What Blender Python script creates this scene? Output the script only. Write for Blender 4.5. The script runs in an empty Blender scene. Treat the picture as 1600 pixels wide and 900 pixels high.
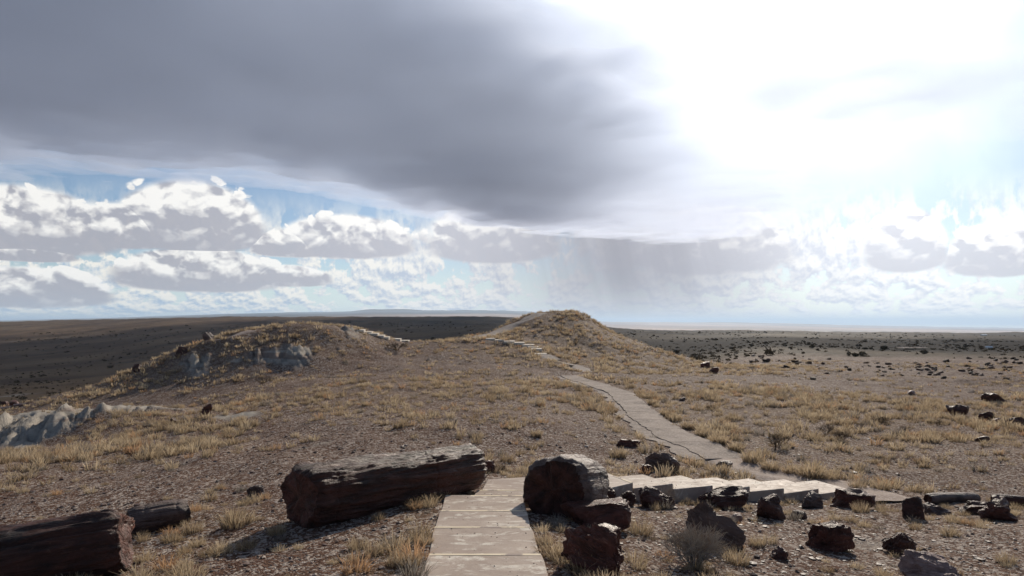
import bpy, bmesh, math, random
import numpy as np
from mathutils import Vector, Matrix

S = bpy.context.scene
F, U0, VH = 1043.0, 800.0, 503.0          # focal length and horizon of the photograph, in its pixels
rad = math.radians

# ------------------------------------------------------------------ camera
cam_data = bpy.data.cameras.new('camera')
cam = bpy.data.objects.new('camera', cam_data)
S.collection.objects.link(cam)
cam.location = (0, 0, 0)
cam.rotation_euler = (rad(90), 0, 0)
cam_data.sensor_width = 36.0
cam_data.lens = 36.0 * F / 1600.0
cam_data.shift_y = (VH - 450.0) / 1600.0
cam_data.clip_start = 0.1
cam_data.clip_end = 120000
S.camera = cam

# ------------------------------------------------------------------ sun, exposure
SUN_AZ, SUN_EL = math.atan2(380, F), math.atan2(583, math.hypot(F, 380))
sun_dir = Vector((math.sin(SUN_AZ) * math.cos(SUN_EL), math.cos(SUN_AZ) * math.cos(SUN_EL), math.sin(SUN_EL)))
sun_data = bpy.data.lights.new('sun', 'SUN')
sun_data.energy = 4.3
sun_data.angle = rad(0.53)
sun_data.color = (1.0, 0.90, 0.76)
sun = bpy.data.objects.new('sun', sun_data)
sun.rotation_euler = (-sun_dir).to_track_quat('-Z', 'Y').to_euler()
S.collection.objects.link(sun)
S.view_settings.view_transform = 'Standard'
S.view_settings.look = 'None'
S.view_settings.gamma = 1
S.view_settings.exposure = 0.1
S.cycles.use_denoising = True
S.cycles.max_bounces = 5
S.cycles.diffuse_bounces = 2
S.cycles.glossy_bounces = 2
S.cycles.volume_bounces = 2
S.cycles.transparent_max_bounces = 8

# ------------------------------------------------------------------ node helper
class NT:
    """A few shorthands for writing node trees."""
    def __init__(self, tree):
        self.t = tree
    def n(self, kind, **kw):
        node = self.t.nodes.new(kind)
        for k, v in kw.items():
            setattr(node, k, v)
        return node
    def put(self, sock, v):
        if v is None:
            return
        if isinstance(v, bpy.types.NodeSocket):
            self.t.links.new(v, sock)
        elif isinstance(v, (tuple, list)) and len(v) == 3 and sock.type == 'RGBA':
            sock.default_value = (*v, 1)
        else:
            sock.default_value = v
    def m(self, op, a, b=None, c=None, clamp=False):
        node = self.n('ShaderNodeMath', operation=op, use_clamp=clamp)
        for i, v in enumerate((a, b, c)):
            self.put(node.inputs[i], v)
        return node.outputs[0]
    def vm(self, op, a, b=None):
        node = self.n('ShaderNodeVectorMath', operation=op)
        self.put(node.inputs[0], a)
        if b is not None:
            self.put(node.inputs[3 if op == 'SCALE' else 1], b)
        return node.outputs['Value' if op in ('DOT_PRODUCT', 'LENGTH', 'DISTANCE') else 'Vector']
    def noise(self, vec, scale, detail=4, rough=0.55, dist=0.0, dims='3D'):
        node = self.n('ShaderNodeTexNoise', noise_dimensions=dims)
        self.put(node.inputs['Vector'], vec)
        self.put(node.inputs['Scale'], scale)
        node.inputs['Detail'].default_value = detail
        node.inputs['Roughness'].default_value = rough
        node.inputs['Distortion'].default_value = dist
        return node.outputs['Fac']
    def voro(self, vec, scale, feature='F1', out='Distance', **kw):
        node = self.n('ShaderNodeTexVoronoi', feature=feature)
        self.put(node.inputs['Vector'], vec)
        self.put(node.inputs['Scale'], scale)
        for k, v in kw.items():
            node.inputs[k].default_value = v
        return node.outputs[out]
    def step(self, x, lo, hi, a=0.0, b=1.0):
        node = self.n('ShaderNodeMapRange', interpolation_type='SMOOTHSTEP')
        for i, v in enumerate((x, lo, hi, a, b)):
            self.put(node.inputs[i], v)
        return node.outputs[0]
    def lin(self, x, lo, hi, a=0.0, b=1.0):
        node = self.n('ShaderNodeMapRange', interpolation_type='LINEAR')
        for i, v in enumerate((x, lo, hi, a, b)):
            self.put(node.inputs[i], v)
        return node.outputs[0]
    def mix(self, fac, a, b, blend='MIX'):
        node = self.n('ShaderNodeMix', data_type='RGBA', blend_type=blend)
        self.put(node.inputs[0], fac)
        self.put(node.inputs[6], a)
        self.put(node.inputs[7], b)
        return node.outputs[2]
    def xyz(self, x, y, z):
        node = self.n('ShaderNodeCombineXYZ')
        for i, v in enumerate((x, y, z)):
            self.put(node.inputs[i], v)
        return node.outputs[0]
    def sep(self, v):
        node = self.n('ShaderNodeSeparateXYZ')
        self.put(node.inputs[0], v)
        return node.outputs

# ------------------------------------------------------------------ sky: physical sky plus cumulus, all by direction
def az_of(u): return math.degrees(math.atan2(u - U0, F))
def el_of(u, v): return math.degrees(math.atan2(VH - v, math.hypot(F, u - U0)))

def billow_group():
    """az, el in degrees -> B, the cauliflower relief of the cumulus."""
    g = bpy.data.node_groups.new('billows', 'ShaderNodeTree')
    g.interface.new_socket('az', in_out='INPUT', socket_type='NodeSocketFloat')
    g.interface.new_socket('el', in_out='INPUT', socket_type='NodeSocketFloat')
    g.interface.new_socket('B', in_out='OUTPUT', socket_type='NodeSocketFloat')
    N = NT(g)
    gi, go = N.n('NodeGroupInput'), N.n('NodeGroupOutput')
    p = N.xyz(gi.outputs['az'], N.m('MULTIPLY', gi.outputs['el'], 1.35), 0.0)
    big = N.noise(p, 0.28, 1, 0.5, dims='2D')
    fine = N.noise(p, 0.55, 6, 0.52, 0.15, dims='2D')
    vn = N.n('ShaderNodeTexVoronoi', voronoi_dimensions='2D', feature='F1')
    N.put(vn.inputs['Vector'], N.vm('ADD', p, N.vm('SCALE', N.xyz(fine, big, 0), 1.6)))
    vn.inputs['Scale'].default_value = 0.55
    vn.inputs['Detail'].default_value = 2.0
    vn.inputs['Roughness'].default_value = 0.5
    cell = N.m('MULTIPLY', vn.outputs['Distance'], vn.outputs['Distance'])
    b = N.m('ADD', N.m('MULTIPLY', N.m('SUBTRACT', fine, 0.5), 1.5), N.m('MULTIPLY', N.m('SUBTRACT', 0.22, cell), 0.9))
    b = N.m('ADD', b, N.m('MULTIPLY', N.m('SUBTRACT', big, 0.5), 0.9))
    N.put(go.inputs['B'], b)
    return g

def cumulus_field(N, az, el, bump):
    """D (above 0 inside a cloud) and T (height above that cloud's base)."""
    # (u centre, v base, half width, height) of every cumulus of the picture and of some beyond its edges
    puffs = [(30, 374, 190, 96), (300, 368, 135, 98), (190, 372, 110, 62), (540, 388, 125, 60), (450, 392, 70, 38), (40, 402, 95, 26), (315, 440, 150, 62),
             (450, 440, 80, 30), (40, 466, 160, 56), (770, 388, 120, 88), (1110, 404, 150, 96), (1415, 402, 80, 88), (1560, 412, 110, 76),
             (-330, 380, 240, 110), (-300, 455, 200, 70), (1900, 400, 200, 110), (-900, 400, 300, 140), (2500, 400, 450, 140)]
    D = T = None
    for (u, v, w, h) in puffs:
        a0, e0 = az_of(u), el_of(u, v)
        aw = az_of(u + w) - a0
        eh = el_of(u, v - h) - e0
        dx = N.m('DIVIDE', N.m('SUBTRACT', az, a0), aw)
        t = N.m('DIVIDE', N.m('SUBTRACT', el, e0), eh)
        up = N.m('MAXIMUM', t, N.m('MULTIPLY', t, -3.2))
        ln = N.m('SQRT', N.m('MULTIPLY_ADD', dx, dx, N.m('MULTIPLY', up, up)))
        d = N.m('SUBTRACT', 1.0, ln)
        if D is None:
            D, T = d, t
        else:
            k = N.m('GREATER_THAN', d, D)
            T = N.m('MULTIPLY_ADD', N.m('SUBTRACT', t, T), k, T)
            D = N.m('SMOOTH_MAX', D, d, 0.10)
    # the billows eat the tops more than the flat bases
    amp = N.lin(T, -0.15, 0.5, 0.14, 0.62)
    amp = N.m('MULTIPLY', amp, N.step(D, -0.09, 0.16))
    return N.m('MULTIPLY_ADD', N.m('MAXIMUM', bump, -0.13), amp, D), T, amp

def build_world():
    w = bpy.data.worlds.new('World')
    S.world = w
    w.use_nodes = True
    w.node_tree.nodes.clear()
    N = NT(w.node_tree)
    out, bg = N.n('ShaderNodeOutputWorld'), N.n('ShaderNodeBackground')
    N.t.links.new(bg.outputs[0], out.inputs[0])
    STR = 0.08
    bg.inputs[1].default_value = STR
    sky = N.n('ShaderNodeTexSky', sky_type='NISHITA')
    sky.sun_disc = False
    sky.sun_elevation = SUN_EL
    sky.sun_rotation = SUN_AZ
    sky.altitude = 1700
    sky.air_density, sky.dust_density, sky.ozone_density = 1.0, 0.7, 1.5
    dirv = N.n('ShaderNodeTexCoord').outputs['Generated']
    x, y, z = N.sep(dirv)[:3]
    az = N.m('MULTIPLY', N.m('ARCTAN2', x, y), 57.29578)
    el = N.m('MULTIPLY', N.m('ARCSINE', z), 57.29578)
    ca = N.m('MAXIMUM', N.vm('DOT_PRODUCT', dirv, tuple(sun_dir)), -1.0)
    ang = N.m('MULTIPLY', N.m('ARCCOSINE', N.m('MINIMUM', ca, 1.0)), 57.29578)
    k = 0.93 / STR
    col = sky.outputs[0]
    # pale milky air close to the horizon
    col = N.mix(N.step(el, 4.5, 0.0, 0.0, 0.62), col, (0.62 * k, 0.79 * k, 0.94 * k))
    # --- thin far clouds in flat rows towards the horizon (a layer at constant height)
    lg = N.m('LOGARITHM', N.m('MAXIMUM', N.m('ADD', el, 1.1), 0.3), 2.718)
    pl = N.xyz(N.m('MULTIPLY', az, 0.72), N.m('MULTIPLY', lg, 3.6), 0.0)
    def rows(off):
        q = N.vm('ADD', pl, off) if off else pl
        a = N.noise(q, 0.85, 6, 0.60, 0.0, dims='2D')
        b = N.noise(q, 0.22, 1, 0.5, dims='2D')
        return N.m('ADD', N.m('MULTIPLY', a, 0.8), N.m('MULTIPLY', b, 0.4))
    r0 = rows(None)
    r1 = rows((0.10, 0.26, 0.0))
    rm = N.step(r0, 0.505, 0.585)
    rl = N.m('MULTIPLY_ADD', N.m('SUBTRACT', r0, r1), 5.5, 0.58, clamp=True)
    low = N.step(el, 11.0, 6.0)                       # they fill the lowest part of the sky
    above = N.step(el, -0.2, 0.9)
    side = N.step(ang, 20.0, 55.0)                   # less blown out away from the sun
    white = N.mix(side, (1.02 * k, 1.02 * k, 1.0 * k), (0.95 * k, 0.93 * k, 0.86 * k))
    grey = N.mix(side, (0.66 * k, 0.70 * k, 0.80 * k), (0.40 * k, 0.53 * k, 0.68 * k))
    rc = N.mix(rl, grey, white)
    col = N.mix(N.m('MULTIPLY', N.m('MULTIPLY', rm, low), above), col, rc)
    # --- the cumulus
    G = billow_group()
    def billows(da, de):
        n = N.n('ShaderNodeGroup')
        n.node_tree = G
        N.put(n.inputs['az'], N.m('ADD', az, da) if da else az)
        N.put(n.inputs['el'], N.m('ADD', el, de) if de else el)
        return n.outputs['B']
    b0, b1 = billows(0, 0), billows(0.32, 0.62)
    D, T, amp = cumulus_field(N, az, el, b0)
    mask = N.step(D, 0.0, N.step(T, 0.0, 0.5, 0.22, 0.09))
    relief = N.m('MULTIPLY', N.m('SUBTRACT', b0, b1), amp)
    edge = N.step(D, 0.34, 0.0)
    lit = N.m('MULTIPLY_ADD', relief, 1.9, 0.22)
    lit = N.m('ADD', lit, N.m('MULTIPLY', edge, 0.36))
    lit = N.m('ADD', lit, N.step(T, 0.02, 0.62, -0.34, 0.52), clamp=True)
    cw = N.mix(side, (1.15 * k, 1.13 * k, 1.10 * k), (1.0 * k, 0.985 * k, 0.95 * k))
    cg = N.mix(side, (0.62 * k, 0.63 * k, 0.70 * k), (0.43 * k, 0.435 * k, 0.49 * k))
    cc = N.mix(lit, cg, cw)
    col = N.mix(N.m('MULTIPLY', mask, 0.96), col, cc)
    # --- thin bright cloud in front of the sun
    gl = N.noise(dirv, 3.2, 5, 0.6, 0.4)
    a2 = N.m('ADD', ang, N.m('MULTIPLY', N.m('SUBTRACT', gl, 0.5), 16.0))
    g1 = N.m('POWER', 2.718, N.m('MULTIPLY', N.m('POWER', N.m('DIVIDE', N.m('MAXIMUM', a2, 0.0), 16.0), 2.0), -1.0))
    g2 = N.m('POWER', 2.718, N.m('MULTIPLY', N.m('DIVIDE', ang, 12.5), -1.0))
    glow = N.m('MULTIPLY', N.m('ADD', N.m('MULTIPLY', g1, 1.5), N.m('MULTIPLY', g2, 0.85)), k)
    col = N.mix(1.0, col, N.mix(1.0, (0.97, 0.985, 1.0), N.xyz(glow, glow, glow), 'MULTIPLY'), 'ADD')
    # --- far rain falling under the dark cloud
    streaks = N.noise(N.xyz(N.m('MULTIPLY_ADD', el, 0.25, az), N.m('MULTIPLY', el, 0.07), 0.0), 0.34, 4, 0.6, dims='2D')
    ra = N.m('DIVIDE', N.m('SUBTRACT', az, N.m('MULTIPLY_ADD', el, -0.1, az_of(990))), 11.5)
    rain = N.m('POWER', 2.718, N.m('MULTIPLY', N.m('MULTIPLY', ra, ra), -1.0))
    rain = N.m('MULTIPLY', rain, N.step(el, 0.0, 4.0, 0.74, 0.98))
    rain = N.m('MULTIPLY', rain, N.step(streaks, 0.2, 0.75, 0.84, 1.0))
    rain = N.m('MULTIPLY', rain, N.step(el, 15.0, 9.0))
    col = N.mix(rain, col, N.mix(N.step(ang, 18.0, 40.0), (0.42 * k, 0.42 * k, 0.475 * k), (0.33 * k, 0.33 * k, 0.385 * k)))
    N.put(bg.inputs[0], col)
    w.cycles.sampling_method = 'NONE'
build_world()

# ------------------------------------------------------------------ numpy noise
def _hash(ix, iy, seed):
    h = (ix.astype(np.int64) * 374761393 + iy.astype(np.int64) * 668265263 + seed * 2147483647) & 0xFFFFFFFF
    h = ((h ^ (h >> 13)) * 1274126177) & 0xFFFFFFFF
    h = h ^ (h >> 16)
    return (h & 0xFFFF) / 65535.0
def vnoise(x, y, seed=0):
    ix, iy = np.floor(x), np.floor(y)
    fx, fy = x - ix, y - iy
    fx, fy = fx * fx * fx * (fx * (fx * 6 - 15) + 10), fy * fy * fy * (fy * (fy * 6 - 15) + 10)
    a, b = _hash(ix, iy, seed), _hash(ix + 1, iy, seed)
    c, d = _hash(ix, iy + 1, seed), _hash(ix + 1, iy + 1, seed)
    return (a + (b - a) * fx + (c - a) * fy + (a - b - c + d) * fx * fy) * 2 - 1
def fbm(x, y, oct=4, seed=0, gain=0.5):
    s, a = 0.0, 1.0
    for o in range(oct):
        s = s + a * vnoise(x, y, seed + o * 17)
        x, y, a = x * 2.03 + 3.1, y * 2.03 - 1.7, a * gain
    return s
def sstep(x, lo, hi):
    t = np.clip((x - lo) / (hi - lo), 0, 1)
    return t * t * (3 - 2 * t)

# ------------------------------------------------------------------ terrain: heights from levelled cross-sections
# each row: distance ahead, then (bearing, level) pairs; a level is the photograph's row at which that ground shows
def hrow(Y, pts): return (Y, [(u, VH - F * z / Y) for u, z in pts])
ROWS = [
    hrow(3, [(-300, -2.75), (300, -2.6), (750, -2.5), (1050, -2.6), (1900, -2.8)]),
    hrow(6, [(-300, -3.2), (0, -2.95), (300, -2.8), (600, -2.72), (750, -2.70), (900, -2.74), (1050, -2.85), (1400, -3.1), (1900, -3.3)]),
    hrow(8, [(-300, -3.7), (0, -3.3), (150, -3.15), (300, -3.02), (450, -2.95), (600, -2.88), (750, -2.84), (900, -2.92), (1050, -3.05), (1200, -3.15), (1400, -3.3), (1600, -3.4), (1900, -3.5)]),
    hrow(10, [(-300, -4.0), (0, -3.55), (150, -3.4), (300, -3.25), (450, -3.1), (600, -3.03), (750, -3.0), (900, -3.12), (1050, -3.3), (1200, -3.4), (1400, -3.55), (1600, -3.65), (1900, -3.75)]),
    hrow(13, [(-300, -4.4), (0, -3.9), (150, -3.7), (300, -3.5), (450, -3.35), (600, -3.25), (750, -3.32), (900, -3.5), (1050, -3.68), (1200, -3.78), (1400, -3.9), (1600, -4.0), (1900, -4.1)]),
    hrow(17, [(-300, -4.9), (0, -4.25), (150, -4.05), (300, -3.8), (450, -3.6), (600, -3.5), (750, -3.58), (900, -3.78), (1050, -4.0), (1200, -4.18), (1400, -4.35), (1600, -4.45), (1900, -4.5)]),
    (22, [(-300, 745), (0, 726), (150, 712), (300, 700), (450, 690), (600, 674), (750, 670), (900, 685), (1050, 700), (1200, 708), (1400, 714), (1600, 718), (1900, 722)]),
    (27, [(-300, 745), (0, 715), (150, 698), (300, 680), (450, 662), (600, 648), (750, 645), (900, 655), (1050, 668), (1200, 673), (1400, 682), (1600, 688), (1900, 690)]),
    (32, [(-300, 735), (0, 708), (90, 700), (200, 676), (300, 657), (450, 639), (600, 627), (750, 625), (900, 634), (1050, 645), (1200, 648), (1400, 655), (1600, 662), (1900, 664)]),
    (37, [(-300, 690), (0, 668), (90, 655), (200, 646), (300, 644), (450, 622), (600, 609), (750, 608), (900, 617), (1050, 626), (1200, 627), (1400, 635), (1600, 643), (1900, 645)]),
    (40, [(-300, 680), (0, 652), (80, 642), (230, 635), (310, 641), (450, 613), (600, 600), (750, 600), (900, 610), (1050, 617), (1200, 617), (1400, 626), (1600, 634), (1900, 636)]),
    (44, [(-300, 690), (0, 662), (80, 654), (230, 642), (310, 630), (450, 603), (600, 591), (750, 591), (900, 600), (1050, 607), (1200, 607), (1400, 616), (1600, 624), (1900, 626)]),
    (50, [(-300, 690), (0, 658), (150, 632), (240, 616), (310, 606), (400, 590), (480, 588), (560, 586), (650, 577), (750, 577), (900, 590), (1050, 596), (1200, 597), (1400, 606), (1600, 612), (1900, 614)]),
    (56, [(-300, 690), (0, 648), (150, 612), (240, 588), (310, 562), (400, 545), (480, 542), (560, 560), (640, 568), (750, 566), (860, 572), (900, 580), (1050, 587), (1200, 590), (1400, 598), (1600, 603), (1900, 605)]),
    (62, [(-300, 690), (0, 640), (130, 607), (200, 580), (250, 557), (320, 532), (400, 514), (480, 506), (540, 514), (590, 536), (640, 552), (700, 550), (780, 549), (860, 556), (900, 566), (970, 574), (1050, 580), (1200, 584), (1400, 591), (1600, 595), (1900, 597)]),
    (70, [(-300, 690), (0, 650), (130, 622), (250, 575), (320, 541), (400, 517), (480, 507), (540, 511), (590, 523), (640, 534), (700, 533), (760, 530), (820, 534), (870, 540), (920, 549), (1000, 564), (1100, 577), (1200, 580), (1400, 585), (1600, 588), (1900, 590)]),
    (78, [(-300, 690), (0, 655), (130, 635), (250, 600), (320, 570), (400, 545), (480, 530), (560, 528), (640, 538), (700, 530), (750, 525), (800, 516), (850, 512), (900, 514), (950, 530), (1020, 550), (1110, 570), (1200, 576), (1400, 580), (1600, 583), (1900, 585)]),
    (88, [(-300, 680), (0, 657), (130, 640), (250, 615), (320, 600), (400, 580), (480, 565), (560, 556), (640, 552), (720, 545), (770, 520), (815, 495), (850, 486), (895, 485.5), (922, 497), (945, 515), (1000, 536), (1060, 556), (1110, 568), (1200, 573), (1400, 576), (1600, 578), (1900, 580)]),
    (96, [(-300, 680), (0, 657), (250, 622), (400, 600), (560, 580), (700, 570), (780, 545), (830, 507), (880, 492), (915, 500), (945, 520), (1000, 545), (1060, 562), (1110, 571), (1200, 570), (1400, 572), (1600, 574), (1900, 576)]),
    (115, [(-300, 670), (0, 655), (250, 628), (450, 610), (600, 600), (750, 597), (850, 570), (900, 560), (950, 563), (1050, 576), (1120, 572), (1200, 562), (1400, 565), (1600, 567), (1900, 570)]),
    (150, [(-300, 655), (0, 643), (150, 635), (300, 620), (450, 605), (600, 600), (750, 600), (900, 588), (1050, 572), (1200, 551), (1400, 557), (1600, 560), (1900, 562)]),
    (250, [(-300, 620), (0, 612), (150, 607), (300, 600), (450, 590), (600, 585), (750, 580), (900, 570), (1050, 556), (1200, 541), (1400, 547), (1600, 549), (1900, 550)]),
    (400, [(-300, 598), (0, 590), (150, 585), (300, 572), (450, 560), (600, 552), (750, 550), (900, 548), (1050, 540), (1200, 532), (1400, 538), (1600, 540), (1900, 541)]),
    (700, [(-300, 568), (0, 560), (150, 555), (300, 540), (450, 530), (600, 524), (750, 522), (900, 525), (1050, 528), (1200, 525), (1400, 530), (1600, 531), (1900, 532)]),
    (1200, [(-300, 540), (0, 532), (150, 528), (300, 517), (450, 512), (600, 510), (750, 509), (900, 515), (1050, 521), (1200, 521), (1400, 525), (1600, 526), (1900, 527)]),
    (1800, [(-300, 520), (0, 514), (150, 510), (300, 503), (450, 501), (600, 500), (750, 500), (900, 509), (1050, 518), (1200, 519), (1400, 522), (1600, 523), (1900, 524)]),
]
RIM = [(-300, 506), (0, 503), (150, 500), (300, 496.5), (450, 495), (600, 495), (760, 495), (850, 499), (920, 513), (1050, 516), (1200, 517), (1330, 519), (1450, 520), (1600, 520.5), (1900, 521)]
SKYL = [(-300, 503.5), (0, 501.5), (150, 498), (260, 494), (400, 489), (556, 486), (572, 484), (600, 483.7), (640, 484), (656, 485.2), (760, 485), (850, 488), (920, 502), (1050, 503.5), (1200, 505.5), (1330, 508.5), (1450, 511), (1600, 513), (1900, 514)]
def _at(T, u): return float(np.interp(u, [a for a, _ in T], [b for _, b in T]))
def _blend(k, off): return [(u, _at(RIM, u) * (1 - k) + _at(SKYL, u) * k + off) for u in sorted({p[0] for p in RIM + SKYL})]
ROWS += [(2500, RIM), (3200, _blend(0, 9)), (5000, _blend(0, 7)), (8000, _blend(0.0, 1.5)), (12000, _blend(0.3, 0)), (20000, _blend(0.72, 0)), (32000, _blend(1, 0)), (48000, _blend(1, 4)), (80000, _blend(1, 6))]

def pchip_slopes(x, y):
    """Fritsch-Carlson slopes; x (n), y (n, ...)"""
    h = np.diff(x)
    sh = (len(h),) + (1,) * (y.ndim - 1)
    d = np.diff(y, axis=0) / h.reshape(sh)
    m = np.zeros_like(y)
    w1 = (2 * h[1:] + h[:-1]).reshape((-1,) + (1,) * (y.ndim - 1))
    w2 = (h[1:] + 2 * h[:-1]).reshape((-1,) + (1,) * (y.ndim - 1))
    ok = d[1:] * d[:-1] > 0
    with np.errstate(divide='ignore', invalid='ignore'):
        hm = (w1 + w2) / (w1 / d[:-1] + w2 / d[1:])
    m[1:-1] = np.where(ok, hm, 0)
    m[0], m[-1] = d[0], d[-1]
    return m
def pchip1(xk, yk, x):
    m = pchip_slopes(xk, yk)
    i = np.clip(np.searchsorted(xk, x) - 1, 0, len(xk) - 2)
    h = xk[i + 1] - xk[i]
    t = np.clip((x - xk[i]) / h, 0, 1)
    return ((1 + 2 * t) * (1 - t) ** 2 * yk[i] + t * (1 - t) ** 2 * h * m[i] + t * t * (3 - 2 * t) * yk[i + 1] + t * t * (t - 1) * h * m[i + 1])
_UT = np.linspace(-300, 1900, 1101)
_LY = np.log(np.array([r[0] for r in ROWS], float))
_TAB = np.array([pchip1(np.array([p[0] for p in r[1]], float), np.array([p[1] for p in r[1]], float), _UT) for r in ROWS])
# soften the joins between bearings a little
_k = np.exp(-np.linspace(-2, 2, 25) ** 2); _k /= _k.sum()
_TAB = np.array([np.convolve(np.pad(r, 12, mode='edge'), _k, mode='valid') for r in _TAB])
_MT = pchip_slopes(_LY, _TAB)
AZC = math.atan2(1900 - U0, F)
def to_uY(x, y):
    r = np.hypot(x, y)
    az = np.arctan2(x, y)
    a = np.clip(az, -AZC, AZC)
    return U0 + F * np.tan(a), np.maximum(r * np.cos(a), 1e-3)
def base_level(u, Y):
    Yc = np.clip(Y, 3.0, 79000)
    ly = np.log(Yc)
    i = np.clip(np.searchsorted(_LY, ly) - 1, 0, len(_LY) - 2)
    h = _LY[i + 1] - _LY[i]
    t = (ly - _LY[i]) / h
    fu = np.clip((u - _UT[0]) / (_UT[1] - _UT[0]), 0, len(_UT) - 1.001)
    j = fu.astype(int)
    w = fu - j
    def g(A, ii): return A[ii, j] * (1 - w) + A[ii, j + 1] * w
    return ((1 + 2 * t) * (1 - t) ** 2 * g(_TAB, i) + t * (1 - t) ** 2 * h * g(_MT, i) + t * t * (3 - 2 * t) * g(_TAB, i + 1) + t * t * (t - 1) * h * g(_MT, i + 1))
def base_z(x, y):
    x, y = np.asarray(x, float), np.asarray(y, float)
    u, Y = to_uY(x, y)
    Yc = np.clip(Y, 3.0, 79000)
    return (VH - base_level(u, Y)) / F * Yc

# ---- geology: where pale clay crops out
def clay_mask(x, y, u, Y):
    """0..1 pale blue-grey bentonite"""
    n = fbm(x * 0.35, y * 0.35, 3, 5)
    def patch(uc, vc_Y, wu, wY, s=1.0):
        return s * np.exp(-((u - uc) / wu) ** 2 - ((Y - vc_Y) / wY) ** 2)
    c = patch(20, 36.6, 115, 2.8, 1.35) + patch(185, 40.0, 130, 1.7, 1.5) + patch(-150, 36, 150, 3, 1.2)
    c = c + patch(303, 55.5, 22, 2.4, 1.0) + patch(430, 54.5, 72, 2.5, .88) + patch(350, 57.0, 34, 1.6, .55)
    c = c + patch(540, 64, 40, 4, .8) + patch(690, 60, 60, 4, .5) + patch(370, 31, 45, 1.2, .62) + patch(320, 24, 90, 1.0, .42) + patch(290, 40.8, 40, 0.7, .9)
    return sstep(c + 0.34 * n + 0.16 * fbm(x * 1.6, y * 1.6, 3, 6), 0.36, 0.80)

def detail_z(x, y, u, Y, clay):
    d = 0.035 * fbm(x * 0.8, y * 0.8, 4, 1) + 0.09 * fbm(x * 0.16, y * 0.16, 3, 2)
    d = d * sstep(Y, 4, 12)
    mid = sstep(Y, 35, 70) * (1 - sstep(Y, 150, 400))
    d = d + mid * 0.16 * fbm(x * 0.35, y * 0.35, 4, 3)
    # hummocks on the two hills
    # rills in the clay run down the slope
    a = x * 1.05 + 0.4 * y + 0.5 * fbm(x * .4, y * .4, 2, 9)
    rill = np.abs(vnoise(a * 1.5, y * 0.16, 11)) + 0.6 * np.abs(vnoise(a * 3.3, y * 0.3, 12)) + 0.3 * np.abs(vnoise(a * 6.5, y * 0.8, 13))
    d = d + clay * (rill - 0.7) * 0.80 * np.where(Y < 43, sstep(Y, 33, 35) * (1 - 0.8 * sstep(Y, 38, 39.2)), 1.0)
    gul = sstep(-u, -640, -480) * sstep(Y, 10, 16) * (1 - sstep(Y, 42, 50))
    d = d + gul * 0.16 * (np.abs(fbm(x * 0.42 + 0.03 * y, y * 0.07, 4, 15)) - 0.4)
    # rough plain and broken ground far off
    far = sstep(Y, 120, 500)
    d = d + far * (1 - sstep(Y, 4000, 9000)) * (fbm(x / 45, y / 120, 4, 21) * 0.0016 + np.maximum(fbm(x / 130, y / 260, 3, 22) - 0.25, 0) * 0.003) * Y * (0.5 + 0.5 * (1 - sstep(Y, 900, 2400)))
    fl = sstep(Y, 9000, 16000)
    d = d + fl * np.maximum(fbm(x / 2600, y / 5200, 4, 23), -0.2) * Y * 0.0011
    return d

# ---- footprints (filled in below): ground is dug away under steps and path
FOOT = []        # (polygon Nx2, z of its top, margin)
def in_poly(x, y, P):
    inside = np.zeros(x.shape, bool)
    n = len(P)
    for i in range(n):
        x1, y1 = P[i]; x2, y2 = P[(i + 1) % n]
        c = ((y1 > y) != (y2 > y))
        with np.errstate(divide='ignore', invalid='ignore'):
            c &= x < (x2 - x1) * (y - y1) / (y2 - y1) + x1
        inside ^= c
    return inside
PATHS = []       # (centre line Nx3, half width)
def path_dist(x, y):
    best = np.full(x.shape, 1e9); zz = np.zeros(x.shape)
    for C, hw in PATHS:
        lo, hi = C[:, :2].min(0) - 4, C[:, :2].max(0) + 4
        sel = (x > lo[0]) & (x < hi[0]) & (y > lo[1]) & (y < hi[1])
        if not sel.any(): continue
        xs, ys = x[sel], y[sel]
        b, z = best[sel], zz[sel]
        for a, c in zip(C[:-1], C[1:]):
            d = c[:2] - a[:2]
            t = np.clip(((xs - a[0]) * d[0] + (ys - a[1]) * d[1]) / (d @ d), 0, 1)
            q = np.hypot(xs - a[0] - t * d[0], ys - a[1] - t * d[1]) - hw
            m = q < b
            b = np.where(m, q, b); z = np.where(m, a[2] + t * (c[2] - a[2]), z)
        best[sel], zz[sel] = b, z
    return best, zz
def ground_z(x, y, full=True):
    x, y = np.atleast_1d(np.asarray(x, float)), np.atleast_1d(np.asarray(y, float))
    u, Y = to_uY(x, y)
    clay = clay_mask(x, y, u, Y)
    z = base_z(x, y) + detail_z(x, y, u, Y, clay)
    if full and PATHS:
        d, pz = path_dist(x, y)
        w = 1 - sstep(d, -0.02, 1.3)
        z = z * (1 - w) + (pz - 0.05) * w
    if full:
        for P, top, edge in FOOT:
            lo, hi = P.min(0) - 0.5, P.max(0) + 0.5
            sel = (x > lo[0]) & (x < hi[0]) & (y > lo[1]) & (y < hi[1])
            if sel.any():
                ins = np.zeros(x.shape, bool)
                ins[sel] = in_poly(x[sel], y[sel], P)
                z = np.where(ins, np.minimum(z, top - 0.06), z)
    return z
def gz(x, y): return float(ground_z(x, y)[0])
_YM = np.exp(np.linspace(math.log(5), math.log(2400), 2600))
def at(u, v, lo=5.0):
    """the ground point that lies on the bearing u at the level v, nearest one beyond lo"""
    x = (u - U0) / F * _YM
    lv = VH - F * ground_z(x, _YM, False) / _YM
    ok = np.where((lv <= v) & (_YM >= lo))[0]
    Y = _YM[ok[0]] if len(ok) else 2000.0
    xx = (u - U0) / F * Y
    return Vector((xx, Y, gz(xx, Y)))

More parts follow.
